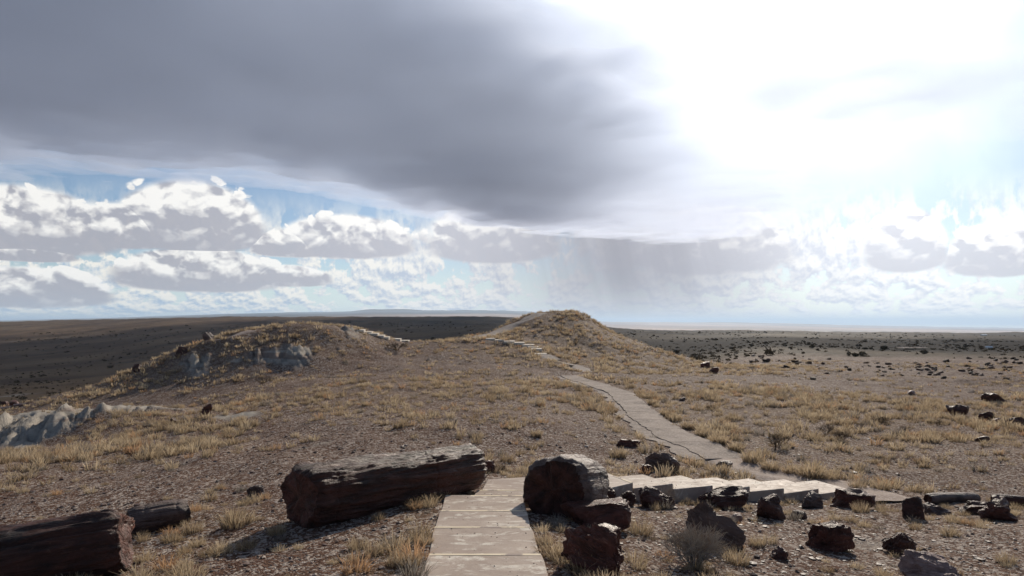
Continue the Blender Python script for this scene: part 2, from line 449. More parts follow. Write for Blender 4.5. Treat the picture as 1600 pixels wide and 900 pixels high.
# ------------------------------------------------------------------ object helpers
COL = S.collection
def tag(o, label=None, cat=None, group=None, kind=None):
    if label: o['label'] = label
    if cat: o['category'] = cat
    if group: o['group'] = group
    if kind: o['kind'] = kind
    return o
def link(name, me, mat=None, parent=None, loc=None):
    o = bpy.data.objects.new(name, me)
    COL.objects.link(o)
    if mat is not None:
        me.materials.append(mat)
    if parent is not None:
        o.parent = parent
    if loc is not None:
        o.location = loc
    return o
def empty(name, loc=(0, 0, 0), rz=0.0):
    o = bpy.data.objects.new(name, None)
    COL.objects.link(o)
    o.location = loc
    o.rotation_euler = (0, 0, rz)
    o.empty_display_size = 0.2
    return o
def mesh_np(name, co, faces, smooth=True):
    """faces: (n, k) int array"""
    me = bpy.data.meshes.new(name)
    co = np.asarray(co, np.float32)
    faces = np.asarray(faces, np.int32)
    n, k = faces.shape
    me.vertices.add(len(co))
    me.vertices.foreach_set('co', co.ravel())
    me.loops.add(n * k)
    me.loops.foreach_set('vertex_index', faces.ravel())
    me.polygons.add(n)
    me.polygons.foreach_set('loop_start', np.arange(0, n * k, k, dtype=np.int32))
    me.polygons.foreach_set('loop_total', np.full(n, k, np.int32))
    me.polygons.foreach_set('use_smooth', np.full(n, smooth, bool))
    me.update(calc_edges=True)
    return me
def grid_faces(nr, nc, wrap=False):
    r, c = np.meshgrid(np.arange(nr - 1), np.arange(nc if wrap else nc - 1), indexing='ij')
    c2 = (c + 1) % nc
    return np.stack([r * nc + c, r * nc + c2, (r + 1) * nc + c2, (r + 1) * nc + c], -1).reshape(-1, 4)
def attr(me, name, v):
    a = me.attributes.new(name, 'FLOAT', 'POINT')
    a.data.foreach_set('value', np.asarray(v, np.float32))
def new_mat(name):
    m = bpy.data.materials.new(name)
    m.use_nodes = True
    m.node_tree.nodes.clear()
    N = NT(m.node_tree)
    out = N.n('ShaderNodeOutputMaterial')
    b = N.n('ShaderNodeBsdfPrincipled')
    N.t.links.new(b.outputs[0], out.inputs[0])
    b.inputs['Specular IOR Level'].default_value = 0.35
    return m, N, b, out
def geo(N): return N.n('ShaderNodeNewGeometry').outputs['Position']
def objco(N): return N.n('ShaderNodeTexCoord').outputs['Object']
def getattr_n(N, name):
    return N.n('ShaderNodeAttribute', attribute_name=name).outputs['Fac']
def bump(N, b, h, dist, strength=1.0):
    n = N.n('ShaderNodeBump')
    n.inputs['Strength'].default_value = strength
    n.inputs['Distance'].default_value = dist
    N.put(n.inputs['Height'], h)
    N.put(b.inputs['Normal'], n.outputs[0])

# ------------------------------------------------------------------ steps and trails: where they lie
NEAR = [(6.6, -2.62, -0.98, 0.42), (7.91, -2.745, -1.0, 0.36), (9.2, -2.82, -1.085, 0.27), (10.27, -2.895, -1.11, 0.23), (11.5, -2.985, -1.158, 0.20)]
near_steps = []          # polygon (near-left, near-right, far-right, far-left), top z
_prev = (5.2, None, -0.95, 0.50)
for s in [(5.2, -2.50, -0.95, 0.50)] + NEAR:
    if s[0] > 5.3:
        near_steps.append((np.array([(_prev[2], _prev[0]), (_prev[3], _prev[0]), (s[3], s[0]), (s[2], s[0])]), s[1]))
    _prev = s
near_steps.insert(0, (np.array([(-0.93, 3.6), (0.55, 3.6), (0.50, 5.2), (-0.95, 5.2)]), -2.50))
near_steps.append((np.array([(-0.70, 11.5), (0.95, 11.5), (0.95, 12.40), (-0.66, 12.40)]), -3.12))
near_steps.append((np.array([(-0.64, 12.40), (0.95, 12.40), (2.5, 13.71), (2.04, 14.65), (-0.52, 13.99)]), -3.30))
NX = [(2.5, 13.71), (3.41, 14.12), (4.36, 14.45), (5.30, 14.85), (6.19, 15.16), (7.17, 15.58), (8.15, 15.98)]
FX = [(2.04, 14.65), (2.93, 14.99), (3.91, 15.41), (4.82, 15.74), (5.73, 16.16), (6.75, 16.58), (7.72, 16.98)]
side_steps = [(np.array([NX[i - 1], NX[i], FX[i], FX[i - 1]]), -3.30 - 0.12 * i) for i in range(1, 7)]
for P, z in near_steps + side_steps:
    FOOT.append((P, z, 0.1))
def trail(px, hw, n=60, lo=5.0, smooth=True):
    """centre line of a trail through points of the ground"""
    pts = np.array([tuple(at(u, v, lo)) for u, v in px])
    pts[:, 2] = base_z(pts[:, 0], pts[:, 1])
    d = np.r_[0, np.cumsum(np.hypot(*np.diff(pts[:, :2], axis=0).T))]
    t = np.linspace(0, d[-1], n)
    x, y = pchip1(d, pts[:, 0], t), pchip1(d, pts[:, 1], t)
    z = base_z(x, y)
    k = np.ones(5) / 5
    z = np.convolve(np.pad(z, 2, mode='edge'), k, mode='valid')
    return np.stack([x, y, z], -1), hw
t_low = trail([(1400, 784), (1335, 766), (1260, 750), (1190, 733), (1130, 717)], 0.78, 40)
t_up = trail([(1130, 717), (1086, 698), (1042, 676), (1012, 655), (988, 634), (963, 616), (938, 604), (908, 594), (884, 586)], 0.93, 90)
t_mid = trail([(918, 578), (896, 571), (872, 562), (850, 553)], 0.75, 30)
t_hill = trail([(738, 528), (770, 522), (800, 509), (825, 497), (846, 489)], 1.0, 40, 60)
t_left = trail([(338, 531), (365, 525), (395, 516)], 0.9, 12, 55)
PATHS += [t_low, t_up, t_mid, t_hill, t_left]

# ------------------------------------------------------------------ where dry grass grows
def grass_density(x, y):
    u, Y = to_uY(x, y)
    clay = clay_mask(x, y, u, Y)
    big = fbm(x * 0.11 + 7, y * 0.11, 3, 41)
    streak = fbm(x * 0.10 + y * 0.05, y * 0.33 - x * 0.1, 3, 42)
    d = 0.20 + 0.0 * x
    right = sstep(u, 960, 1120) * sstep(Y, 14, 19) * (1 - sstep(Y, 44, 54))
    d = d + 0.42 * right
    left = sstep(-u, -470, -330) * sstep(Y, 10, 14)
    d = d + 0.32 * left * (1 - sstep(Y, 60, 75))
    lawn = np.exp(-((u - 600) / 120) ** 2 - ((Y - 38) / 12) ** 2)
    d = d + 0.34 * lawn + 0.12 * sstep(Y, 18, 24) * (1 - sstep(Y, 44, 50))
    rh = np.exp(-((u - 900) / 150) ** 2) * sstep(Y, 52, 60) * (1 - sstep(Y, 110, 130))
    lh = np.exp(-((u - 430) / 190) ** 2) * sstep(Y, 50, 56) * (1 - sstep(Y, 80, 95))
    d = d + 1.0 * rh + 0.38 * lh
    fr = sstep(u, 840, 960) * (1 - sstep(Y, 14, 18))
    d = d + 0.34 * fr
    d = d + 0.5 * np.exp(-((x + 1.45) / 0.45) ** 2) * (1 - sstep(Y, 11.5, 12.5)) + 0.6 * np.exp(-((x - 0.75) / 0.35) ** 2) * (1 - sstep(Y, 9.5, 10.5))
    d = d + 0.45 * np.exp(-((u - 330) / 110) ** 2 - ((Y - 12.0) / 2.2) ** 2)
    flank = sstep(u, 980, 1100) * sstep(Y, 50, 60) * (1 - sstep(Y, 75, 95)) * (1 - sstep(u, 1150, 1350))
    d = d + 0.4 * flank
    d = d + 0.34 * big + 0.22 * streak
    band = np.exp(-((u - 820) / 200) ** 2 - ((Y - 15.5) / 2.0) ** 2) * 0.35
    d = d + band
    bare = np.exp(-((u - 760) / 190) ** 2 - ((Y - 24) / 8) ** 2)
    d = d - 0.14 * bare
    bareL = np.exp(-((u - 520) / 160) ** 2) * (1 - sstep(Y, 9, 17))
    d = d - 0.20 * bareL
    glint = np.exp(-((u - 1240) / 170) ** 2 - ((Y - 46) / 6) ** 2)
    d = d - 0.5 * glint
    pd, _ = path_dist(x, y)
    d = np.where(pd < 0.12, 0, d)
    d = d + 0.75 * np.exp(-((pd - 0.75) / 0.6) ** 2) * (u > 900) * (Y > 17.5) * (x > -1)
    d = d * (1 - 0.85 * clay)
    for P, z, e in FOOT:
        c = P.mean(0)
        Pm = c + (P - c) * 1.06
        d = np.where(in_poly(x, y, Pm), 0, d)
    return np.clip(d, 0, 1.2)

# ------------------------------------------------------------------ the ground sheet
def build_ground():
    inview = np.linspace(rad(-42), rad(42), 560)
    rest = np.linspace(rad(42), rad(318), 110)[1:-1]
    az = np.r_[inview, rest]
    nc = len(az)
    r = np.r_[np.array([0.4, 1.2, 2.2]), np.exp(np.linspace(math.log(3.4), math.log(20), 180)), np.exp(np.linspace(math.log(20), math.log(120), 290))[1:], np.exp(np.linspace(math.log(120), math.log(3000), 130))[1:], np.exp(np.linspace(math.log(3000), math.log(75000), 60))[1:]]
    R, A = np.meshgrid(r, az, indexing='ij')
    # rings follow depth ahead inside the view and distance elsewhere
    dep = np.cos(np.clip(np.where(A > math.pi, A - 2 * math.pi, A), -AZC, AZC))
    Rr = R / dep
    x, y = (Rr * np.sin(A)).ravel(), (Rr * np.cos(A)).ravel()
    z = ground_z(x, y)
    u, Y = to_uY(x, y)
    clay = clay_mask(x, y, u, Y)
    gd = grass_density(x, y) * (1 - sstep(Y, 110, 160))
    plain = sstep(Y + 30 * fbm(x / 40, y / 40, 3, 61), 105, 165) * (1 - sstep(Y, 2800, 3300))
    wl = 1 - sstep(u, 700, 900)
    plain = np.maximum(plain, wl * sstep(Y, 84, 100) * (1 - sstep(Y, 2800, 3300)))
    far = sstep(Y, 2800, 3300)
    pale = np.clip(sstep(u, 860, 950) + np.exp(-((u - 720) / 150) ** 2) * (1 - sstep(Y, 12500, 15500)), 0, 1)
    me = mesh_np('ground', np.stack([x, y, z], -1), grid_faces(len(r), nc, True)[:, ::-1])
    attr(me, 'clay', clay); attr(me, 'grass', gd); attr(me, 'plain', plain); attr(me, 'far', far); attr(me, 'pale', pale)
    m, N, b, out = new_mat('ground')
    P = geo(N)
    ca, gr, pn, fa = (getattr_n(N, k) for k in ('clay', 'grass', 'plain', 'far'))
    big = N.noise(P, 0.22, 4, 0.6)
    mid = N.noise(P, 1.7, 5, 0.65)
    vor = N.n('ShaderNodeTexVoronoi', voronoi_dimensions='2D', feature='F1')
    N.put(vor.inputs['Vector'], P); vor.inputs['Scale'].default_value = 17.0
    vor.inputs['Detail'].default_value = 1.0
    cellc = N.sep(vor.outputs['Color'])
    vor2 = N.n('ShaderNodeTexVoronoi', voronoi_dimensions='2D', feature='F1')
    N.put(vor2.inputs['Vector'], P); vor2.inputs['Scale'].default_value = 44.0
    cell2 = N.sep(vor2.outputs['Color'])
    soil = N.mix(N.step(big, 0.35, 0.68), (0.072, 0.030, 0.018), (0.112, 0.057, 0.034))
    soil = N.mix(N.step(mid, 0.40, 0.72, 0, 0.55), soil, (0.145, 0.092, 0.062))
    st = N.mix(cellc[0], (0.036, 0.019, 0.014), (0.142, 0.086, 0.061))
    st = N.mix(N.step(cellc[1], 0.90, 0.98), st, (0.40, 0.34, 0.29))
    st = N.mix(N.step(cell2[2], 0.93, 0.985), st, (0.48, 0.42, 0.36))
    gmask = N.step(N.m('ADD', N.m('MULTIPLY', mid, 0.6), N.m('MULTIPLY', big, 0.5)), 0.35, 0.62, 0.45, 0.95)
    c = N.mix(gmask, soil, st)
    straw = N.mix(N.noise(P, 3.1, 4, 0.6), (0.12, 0.074, 0.038), (0.34, 0.23, 0.125))
    c = N.mix(N.m('MULTIPLY', N.step(gr, 0.25, 1.0, 0.0, 0.36), N.step(mid, 0.35, 0.62)), c, straw)
    cl = N.mix(N.noise(P, 0.9, 5, 0.6, 0.5), (0.20, 0.185, 0.158), (0.52, 0.46, 0.39))
    zb = N.noise(N.vm('MULTIPLY', P, (0.08, 0.08, 2.2)), 1.0, 3, 0.6, 0.3)
    cl = N.mix(N.step(zb, 0.52, 0.60, 0, 0.55), cl, (0.185, 0.115, 0.088))
    cl = N.mix(N.step(N.noise(P, 5.0, 5, 0.7), 0.5, 0.68, 0, 0.35), cl, (0.13, 0.105, 0.085))
    c = N.mix(ca, c, cl)
    # the plain: dark brush, darker broken lava-like rubble, paler bare streaks
    pl = N.vm('MULTIPLY', P, (0.010, 0.0035, 0.0))
    s1 = N.noise(pl, 1.0, 7, 0.6, 0.3)
    s2 = N.noise(N.vm('MULTIPLY', P, (0.05, 0.02, 0)), 1.0, 6, 0.7)
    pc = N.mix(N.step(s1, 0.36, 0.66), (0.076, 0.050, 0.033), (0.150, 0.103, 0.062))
    pc = N.mix(getattr_n(N, 'pale'), pc, N.mix(N.step(s1, 0.36, 0.66), (0.036, 0.026, 0.019), (0.080, 0.057, 0.037)))  # right side: dark brush, painted darker still for missing cloud shade
    pc = N.mix(N.step(s2, 0.50, 0.70, 0, 0.6), pc, (0.050, 0.040, 0.036))
    pc = N.mix(N.step(N.m('MULTIPLY', s1, s2), 0.34, 0.42, 0, 0.7), pc, (0.27, 0.225, 0.18))
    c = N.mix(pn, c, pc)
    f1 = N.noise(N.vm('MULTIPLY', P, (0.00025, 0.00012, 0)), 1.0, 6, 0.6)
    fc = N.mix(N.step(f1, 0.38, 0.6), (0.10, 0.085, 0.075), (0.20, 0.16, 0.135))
    fc = N.mix(getattr_n(N, 'pale'), fc, N.mix(N.step(f1, 0.38, 0.6), (0.34, 0.25, 0.20), (0.60, 0.45, 0.36)))  # far land: cloud shade painted in on the left, sunlight on the right
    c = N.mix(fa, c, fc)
    N.put(b.inputs['Base Color'], c)
    N.put(b.inputs['Roughness'], N.lin(cell2[0], 0, 1, 0.6, 1.0))
    b.inputs['Specular IOR Level'].default_value = 0.02
    h = N.m('ADD', N.m('MULTIPLY', vor.outputs['Distance'], -0.6), N.m('MULTIPLY', vor2.outputs['Distance'], -0.3))
    h = N.m('ADD', h, N.m('MULTIPLY', N.noise(P, 6.0, 5, 0.7), 0.9))
    bump(N, b, h, 0.045, 0.8)
    o = link('ground', me, m)
    tag(o, 'reddish gravel desert ground running out to the far plain', kind='structure')
    return o
ground = build_ground()

# ------------------------------------------------------------------ the dark cloud overhead (a real body of cloud, it shades the plain)
def build_storm_cloud():
    H, f = 450.0, F
    def pt(u, v): Y = H * f / (VH - v); return ((u - U0) / f * Y, Y)
    edge = [pt(1330, 318), pt(1300, 262), pt(1240, 205), pt(1150, 155), pt(1065, 118), pt(975, 78), pt(905, 25), pt(865, -40), (0, 420), (-120, 60), (-400, -380), (-1600, -400), (-3500, -300), (-3650, 1500),
            pt(-400, 285), pt(0, 288), pt(200, 286), pt(420, 296), pt(560, 322), pt(700, 350), pt(880, 372), pt(1050, 385), pt(1200, 370)]
    E = np.array(edge)
    nx, ny = 270, 200
    gx = np.linspace(-3700, 2600, nx); gy = np.linspace(-450, 3900, ny)
    X, Yg = np.meshgrid(gx, gy)
    x, y = X.ravel(), Yg.ravel()
    ins = in_poly(x, y, E)
    d = np.full(x.shape, 1e9)
    for i in range(len(E)):
        a, c = E[i], E[(i + 1) % len(E)]
        v = c - a
        t = np.clip(((x - a[0]) * v[0] + (y - a[1]) * v[1]) / (v @ v), 0, 1)
        d = np.minimum(d, np.hypot(x - a[0] - t * v[0], (y - a[1] - t * v[1]) / 2.4))
    d = np.where(ins, d, -d)
    dn = np.full(x.shape, 1e9)                       # distance to the edge on the sun's side, which is crisper
    for i in range(9):
        a, c = E[i], E[i + 1]
        v = c - a
        t = np.clip(((x - a[0]) * v[0] + (y - a[1]) * v[1]) / (v @ v), 0, 1)
        dn = np.minimum(dn, np.hypot(x - a[0] - t * v[0], y - a[1] - t * v[1]))
    df = np.full(x.shape, 1e9)
    for i in range(9, len(E)):
        a, c = E[i], E[(i + 1) % len(E)]
        v = c - a
        t = np.clip(((x - a[0]) * v[0] + (y - a[1]) * v[1]) / (v @ v), 0, 1)
        df = np.minimum(df, np.hypot(x - a[0] - t * v[0], (y - a[1] - t * v[1]) / 2.4))
    wob = 38 * fbm(x / 130, y / 130, 4, 71) + 18 * fbm(x / 45, y / 45, 3, 72)
    shape = np.where(ins, sstep(dn + wob, 0, 260) * sstep(df + 1.3 * wob, 0, 400), 0)
    d = d + 38 * fbm(x / 130, y / 130, 4, 71) + 18 * fbm(x / 45, y / 45, 3, 72)
    # thin skirt of cloud added on the sun's side to shade the right plain
    E2 = np.array([(-250, 760), (130, 880), (420, 985), (900, 1000), (2300, 900), (2500, 1750), (1500, 1750), (700, 1650), (100, 1500)])
    d2 = np.full(x.shape, 1e9)
    for i in range(len(E2)):
        a, c = E2[i], E2[(i + 1) % len(E2)]
        v = c - a
        t = np.clip(((x - a[0]) * v[0] + (y - a[1]) * v[1]) / (v @ v), 0, 1)
        d2 = np.minimum(d2, np.hypot(x - a[0] - t * v[0], y - a[1] - t * v[1]))
    d2 = np.where(in_poly(x, y, E2), d2, -d2) + 30 * fbm(x / 110, y / 110, 4, 75)
    right = 1 - 0.80 * sstep(x, -80, 700)
    th = 122 * right * shape * (1 + 0.16 * fbm(x / 520, y / 520, 3, 73)) + 0 * d
    th2 = 54 * sstep(d2, 0, 240) * (1 - 0.72 * sstep(x, 450, 1150)) * (1 + 0.6 * fbm(x / 260, y / 260, 4, 76))
    th = np.maximum(th, 0) + np.maximum(th2, 0)
    d = np.maximum(d, d2)
    keep = (d > 0) & (th > 0.4)
    low = H - 0.35 * th + 4 * fbm(x / 160, y / 160, 4, 74) * sstep(d, 20, 200)
    top = low + np.maximum(th, 0.5)
    F4 = grid_faces(ny, nx)
    F4 = F4[keep[F4].all(1)]
    used = np.unique(F4)
    mp = -np.ones(len(x), int); mp[used] = np.arange(len(used))
    F4 = mp[F4]
    n = len(used)
    # rim edges close the body
    ed = np.concatenate([F4[:, [0, 1]], F4[:, [1, 2]], F4[:, [2, 3]], F4[:, [3, 0]]])
    key = np.sort(ed, 1); k1 = key[:, 0] * n + key[:, 1]
    _, inv, cnt = np.unique(k1, return_inverse=True, return_counts=True)
    rim = ed[cnt[inv] == 1]
    co = np.concatenate([np.stack([x[used], y[used], low[used]], -1), np.stack([x[used], y[used], top[used]], -1)])
    faces = np.concatenate([F4[:, ::-1], F4 + n, np.stack([rim[:, 0], rim[:, 1], rim[:, 1] + n, rim[:, 0] + n], -1)])
    me = mesh_np('storm_cloud', co, faces)
    m = bpy.data.materials.new('storm_cloud'); m.use_nodes = True; m.node_tree.nodes.clear()
    N = NT(m.node_tree)
    out = N.n('ShaderNodeOutputMaterial'); v = N.n('ShaderNodeVolumePrincipled')
    v.inputs['Color'].default_value = (0.765, 0.835, 0.975, 1)
    v.inputs['Density'].default_value = 0.0098
    v.inputs['Anisotropy'].default_value = 0.38
    N.t.links.new(v.outputs[0], out.inputs['Volume'])
    o = link('storm_cloud', me, m)
    return tag(o, 'dark grey rain cloud spread over the plain below the sun', 'cloud')
storm = build_storm_cloud()

# ------------------------------------------------------------------ hazy air over the far land
def build_haze():
    bm = bmesh.new()
    bmesh.ops.create_cube(bm, size=1.0)
    for v in bm.verts:
        v.co = (v.co.x * 172000, v.co.y * 172000, -260 if v.co.z < 0 else 330)
    me = bpy.data.meshes.new('haze'); bm.to_mesh(me); bm.free()
    m = bpy.data.materials.new('haze'); m.use_nodes = True; m.node_tree.nodes.clear()
    N = NT(m.node_tree)
    out = N.n('ShaderNodeOutputMaterial'); v = N.n('ShaderNodeVolumePrincipled')
    v.inputs['Color'].default_value = (0.60, 0.79, 1.0, 1)
    v.inputs['Density'].default_value = 0.000040
    v.inputs['Anisotropy'].default_value = 0.2
    N.t.links.new(v.outputs[0], out.inputs['Volume'])
    return tag(link('haze', me, m), 'pale haze lying over the far plain', kind='stuff')
haze = build_haze()

# ------------------------------------------------------------------ materials of the things
def mat_concrete():
    m, N, b, _ = new_mat('worn_concrete')
    P = geo(N)
    n1, n2 = N.noise(P, 1.3, 6, 0.65, 0.6), N.noise(P, 7.0, 6, 0.7)
    n3 = N.noise(N.vm('MULTIPLY', P, (1.0, 2.6, 1.0)), 2.2, 5, 0.6, 0.8)
    c = N.mix(N.step(n1, 0.3, 0.7), (0.340, 0.265, 0.215), (0.440, 0.355, 0.290))
    c = N.mix(N.m('MULTIPLY', N.step(n3, 0.49, 0.60), N.step(n2, 0.40, 0.60)), c, (0.64, 0.58, 0.49))
    c = N.mix(N.step(N.noise(P, 38, 3, 0.6), 0.60, 0.72, 0, 0.5), c, (0.13, 0.10, 0.085))
    c = N.mix(N.step(N.noise(P, 1.1, 5, 0.65), 0.50, 0.72, 0, 0.55), c, (0.19, 0.135, 0.105))
    N.put(b.inputs['Base Color'], c)
    N.put(b.inputs['Roughness'], N.lin(n2, 0.3, 0.7, 0.5, 0.75))
    b.inputs['Specular IOR Level'].default_value = 0.07
    bump(N, b, N.m('ADD', n2, N.m('MULTIPLY', N.noise(P, 60, 3, 0.7), 0.4)), 0.006, 0.7)
    return m
def mat_edge_glint():  # pale yellow paints in the sun glancing off the tread edges
    m, N, b, _ = new_mat('step_edge_painted_glint')
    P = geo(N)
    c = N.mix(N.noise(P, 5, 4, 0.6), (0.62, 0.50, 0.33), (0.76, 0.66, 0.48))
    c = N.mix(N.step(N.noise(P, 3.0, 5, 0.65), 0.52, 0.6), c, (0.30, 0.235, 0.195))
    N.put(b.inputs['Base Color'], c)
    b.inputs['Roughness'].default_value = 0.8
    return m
def mat_wood_stone(name, dark, mid, light, rough=0.42, band=1.0, spec=0.30):
    """petrified wood: dark bark with red, black and tan streaks along the grain (object x)"""
    m, N, b, _ = new_mat(name)
    P = objco(N)
    g = N.vm('MULTIPLY', P, (0.55, 2.6, 2.6))
    n1 = N.noise(g, 2.4, 6, 0.65, 0.5)
    n2 = N.noise(g, 9.0, 5, 0.7)
    n3 = N.noise(P, 1.6, 4, 0.6)
    c = N.mix(N.step(n1, 0.34, 0.62), dark, mid)
    c = N.mix(N.step(n2, 0.55, 0.72, 0, 0.75), c, light)
    c = N.mix(N.step(n3, 0.58, 0.72, 0, 0.7), c, (0.016, 0.014, 0.015))
    c = N.mix(N.step(N.noise(P, 14, 4, 0.7), 0.63, 0.72, 0, 0.5), c, (0.22, 0.12, 0.08))
    N.put(b.inputs['Base Color'], c)
    N.put(b.inputs['Roughness'], N.lin(n2, 0.2, 0.8, rough - 0.08, rough + 0.25))
    b.inputs['Specular IOR Level'].default_value = spec
    h = N.m('ADD', N.m('MULTIPLY', n1, 1.0), N.m('MULTIPLY', n2, 0.5))
    h = N.m('ADD', h, N.m('MULTIPLY', N.noise(P, 30, 4, 0.7), 0.18))
    bump(N, b, h, 0.10 * band, 1.0)
    return m
def mat_trail(name, a, bcol, spots):
    m, N, b, _ = new_mat(name)
    P = geo(N)
    n1, n2 = N.noise(P, 0.9, 6, 0.65, 0.4), N.noise(P, 11, 5, 0.7)
    c = N.mix(N.step(n1, 0.32, 0.68), a, bcol)
    v = N.n('ShaderNodeTexVoronoi', voronoi_dimensions='2D', feature='F1')
    N.put(v.inputs['Vector'], P); v.inputs['Scale'].default_value = 24
    cs = N.sep(v.outputs['Color'])
    c = N.mix(N.step(cs[0], 0.72, 0.9, 0, 0.6), c, spots)
    c = N.mix(N.step(n2, 0.58, 0.72, 0, 0.6), c, (0.12, 0.09, 0.08))
    N.put(b.inputs['Base Color'], c)
    b.inputs['Roughness'].default_value = 0.85
    b.inputs['Specular IOR Level'].default_value = 0.08
    bump(N, b, N.m('ADD', n2, N.m('MULTIPLY', v.outputs['Distance'], -0.5)), 0.02, 0.8)
    return m
M_CONC, M_EDGE_GLINT = mat_concrete(), mat_edge_glint()
M_BARK = mat_wood_stone('petrified_bark', (0.032, 0.014, 0.010), (0.095, 0.035, 0.023), (0.165, 0.076, 0.050))
M_RED = mat_wood_stone('red_petrified_wood', (0.055, 0.021, 0.015), (0.150, 0.052, 0.034), (0.27, 0.135, 0.092), 0.38)
M_BLACK = mat_wood_stone('black_petrified_wood', (0.050, 0.022, 0.016), (0.125, 0.055, 0.039), (0.23, 0.13, 0.098), 0.38)
M_TAN = mat_wood_stone('weathered_petrified_wood', (0.080, 0.050, 0.040), (0.180, 0.120, 0.098), (0.330, 0.250, 0.215), 0.45)
M_PALE = mat_wood_stone('pale_petrified_wood', (0.190, 0.110, 0.092), (0.350, 0.235, 0.205), (0.500, 0.400, 0.360), 0.45)
M_SLAB = mat_trail('worn_asphalt', (0.185, 0.148, 0.124), (0.300, 0.245, 0.208), (0.44, 0.38, 0.33))
M_DIRT = mat_trail('pale_trail_dirt', (0.250, 0.190, 0.155), (0.375, 0.300, 0.250), (0.48, 0.41, 0.36))
M_GREYTRAIL = mat_trail('grey_trail_gravel', (0.200, 0.165, 0.140), (0.315, 0.265, 0.230), (0.44, 0.38, 0.34))

# ------------------------------------------------------------------ steps
rng = np.random.default_rng(7)
def slab_mesh(name, P, top, thick, bev=0.012, sub=6):
    """a cast slab: outline P (counter-clockwise, world xy), slightly uneven rounded edges"""
    c = P.mean(0)
    pts = []
    n = len(P)
    for i in range(n):
        a, b2 = P[i], P[(i + 1) % n]
        for k in range(sub):
            pts.append(a + (b2 - a) * k / sub)
    pts = np.array(pts)
    k = len(pts)
    corner = (np.arange(k) % sub) == 0
    d = pts - c
    ln = np.hypot(*d.T)[:, None]
    out = d / ln
    wob = 0.006 * fbm(pts[:, 0] * 3, pts[:, 1] * 3, 3, 91)[:, None]
    pts = pts + out * wob - out * (corner[:, None] * 0.012)
    rings = [(0.0, -thick), (0.0, -bev * 1.2), (-bev, 0.0)]
    co = []
    for off, z in rings:
        q = pts + out * off
        co.append(np.c_[q - c, np.full(k, z) + (0.004 * fbm(q[:, 0] * 2, q[:, 1] * 2, 2, 92) if z == 0 else 0)])
    q = pts * 0.5 + c * 0.5
    co.append(np.c_[q - c, 0.003 * fbm(q[:, 0] * 2, q[:, 1] * 2, 2, 93) - 0.002])
    co.append(np.array([[0, 0, -0.003]]))
    co = np.concatenate(co)
    bm = bmesh.new()
    vs = [bm.verts.new(v) for v in co]
    for r in range(3):
        for i in range(k):
            j = (i + 1) % k
            bm.faces.new((vs[r * k + i], vs[r * k + j], vs[(r + 1) * k + j], vs[(r + 1) * k + i]))
    for i in range(k):
        bm.faces.new((vs[3 * k + i], vs[3 * k + (i + 1) % k], vs[4 * k]))
    bmesh.ops.recalc_face_normals(bm, faces=bm.faces)
    me = bpy.data.meshes.new(name)
    bm.to_mesh(me); bm.free()
    return me, Vector((c[0], c[1], top))
def add_step(parent, P, top, thick, glint_edge=None):
    me, loc = slab_mesh('step', P, top, thick)
    o = link('step', me, M_CONC, parent)
    o.location = loc - parent.location
    if glint_edge is not None:  # strip added along the far edge, sun glint in its colour
        a, b2 = np.array(glint_edge[0]), np.array(glint_edge[1])          # far edge, left to right
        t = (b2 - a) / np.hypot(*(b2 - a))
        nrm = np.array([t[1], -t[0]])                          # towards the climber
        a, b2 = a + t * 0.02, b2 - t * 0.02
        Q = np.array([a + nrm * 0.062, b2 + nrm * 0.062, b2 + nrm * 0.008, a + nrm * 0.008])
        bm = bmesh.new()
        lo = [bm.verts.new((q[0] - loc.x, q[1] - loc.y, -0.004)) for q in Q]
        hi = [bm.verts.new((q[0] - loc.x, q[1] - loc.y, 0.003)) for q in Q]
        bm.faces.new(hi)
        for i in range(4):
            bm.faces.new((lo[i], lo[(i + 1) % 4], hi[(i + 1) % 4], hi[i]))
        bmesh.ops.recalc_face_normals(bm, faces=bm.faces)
        me2 = bpy.data.meshes.new('edge_glint_strip'); bm.to_mesh(me2); bm.free()
        link('edge_glint_strip', me2, M_EDGE_GLINT, o)
    return o
st1 = tag(empty('staircase', (-0.35, 9.0, -3.0)), 'broad pale concrete steps going down between the big log and the round log section', 'staircase')
for i, (P, z) in enumerate(near_steps):
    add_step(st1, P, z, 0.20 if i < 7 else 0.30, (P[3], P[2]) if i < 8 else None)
st2 = tag(empty('staircase', (4.8, 15.0, -3.9)), 'flight of concrete steps with dark shaded sides behind the small rocks', 'staircase')
for P, z in side_steps:
    add_step(st2, P, z, 0.34)
def hill_steps(px, label, w, d, lo):
    pts = [at(u, v, lo) for u, v in px]
    root = tag(empty('staircase', tuple(pts[0])), label, 'staircase')
    for i, p in enumerate(pts):
        zt = p.z + 0.13
        hw, hd = w[i] / F * p.y / 2, d / 2
        P = np.array([(p.x - hw, p.y - hd), (p.x + hw, p.y - hd), (p.x + hw, p.y + hd), (p.x - hw, p.y + hd)])
        me, loc = slab_mesh('step', P, zt, 0.32, 0.02, 2)
        o = link('step', me, M_STEP2, root)
        o.location = loc - root.location
        o.rotation_euler = (rad(5), 0, 0)
M_STEP2 = mat_trail('pale_step_concrete', (0.60, 0.52, 0.42), (0.72, 0.64, 0.54), (0.75, 0.68, 0.6))
hill_steps([(844.5, 551), (838, 547.3), (833, 543.8), (825.5, 540.5), (810, 537.3), (795.5, 534.8), (781, 532.6), (766.5, 530.6)], 'small pale steps climbing to the foot of the pointed hill', (20, 17, 17, 19, 19, 17, 15, 15), 0.85, 54)
hill_steps([(629, 533.6), (617, 531), (602, 528.2), (594, 525.8), (584, 523), (575, 520.3), (564, 517.6)], 'small pale steps running down the back of the rounded hill', (21, 19, 13, 14, 15, 14, 12), 0.85, 58)

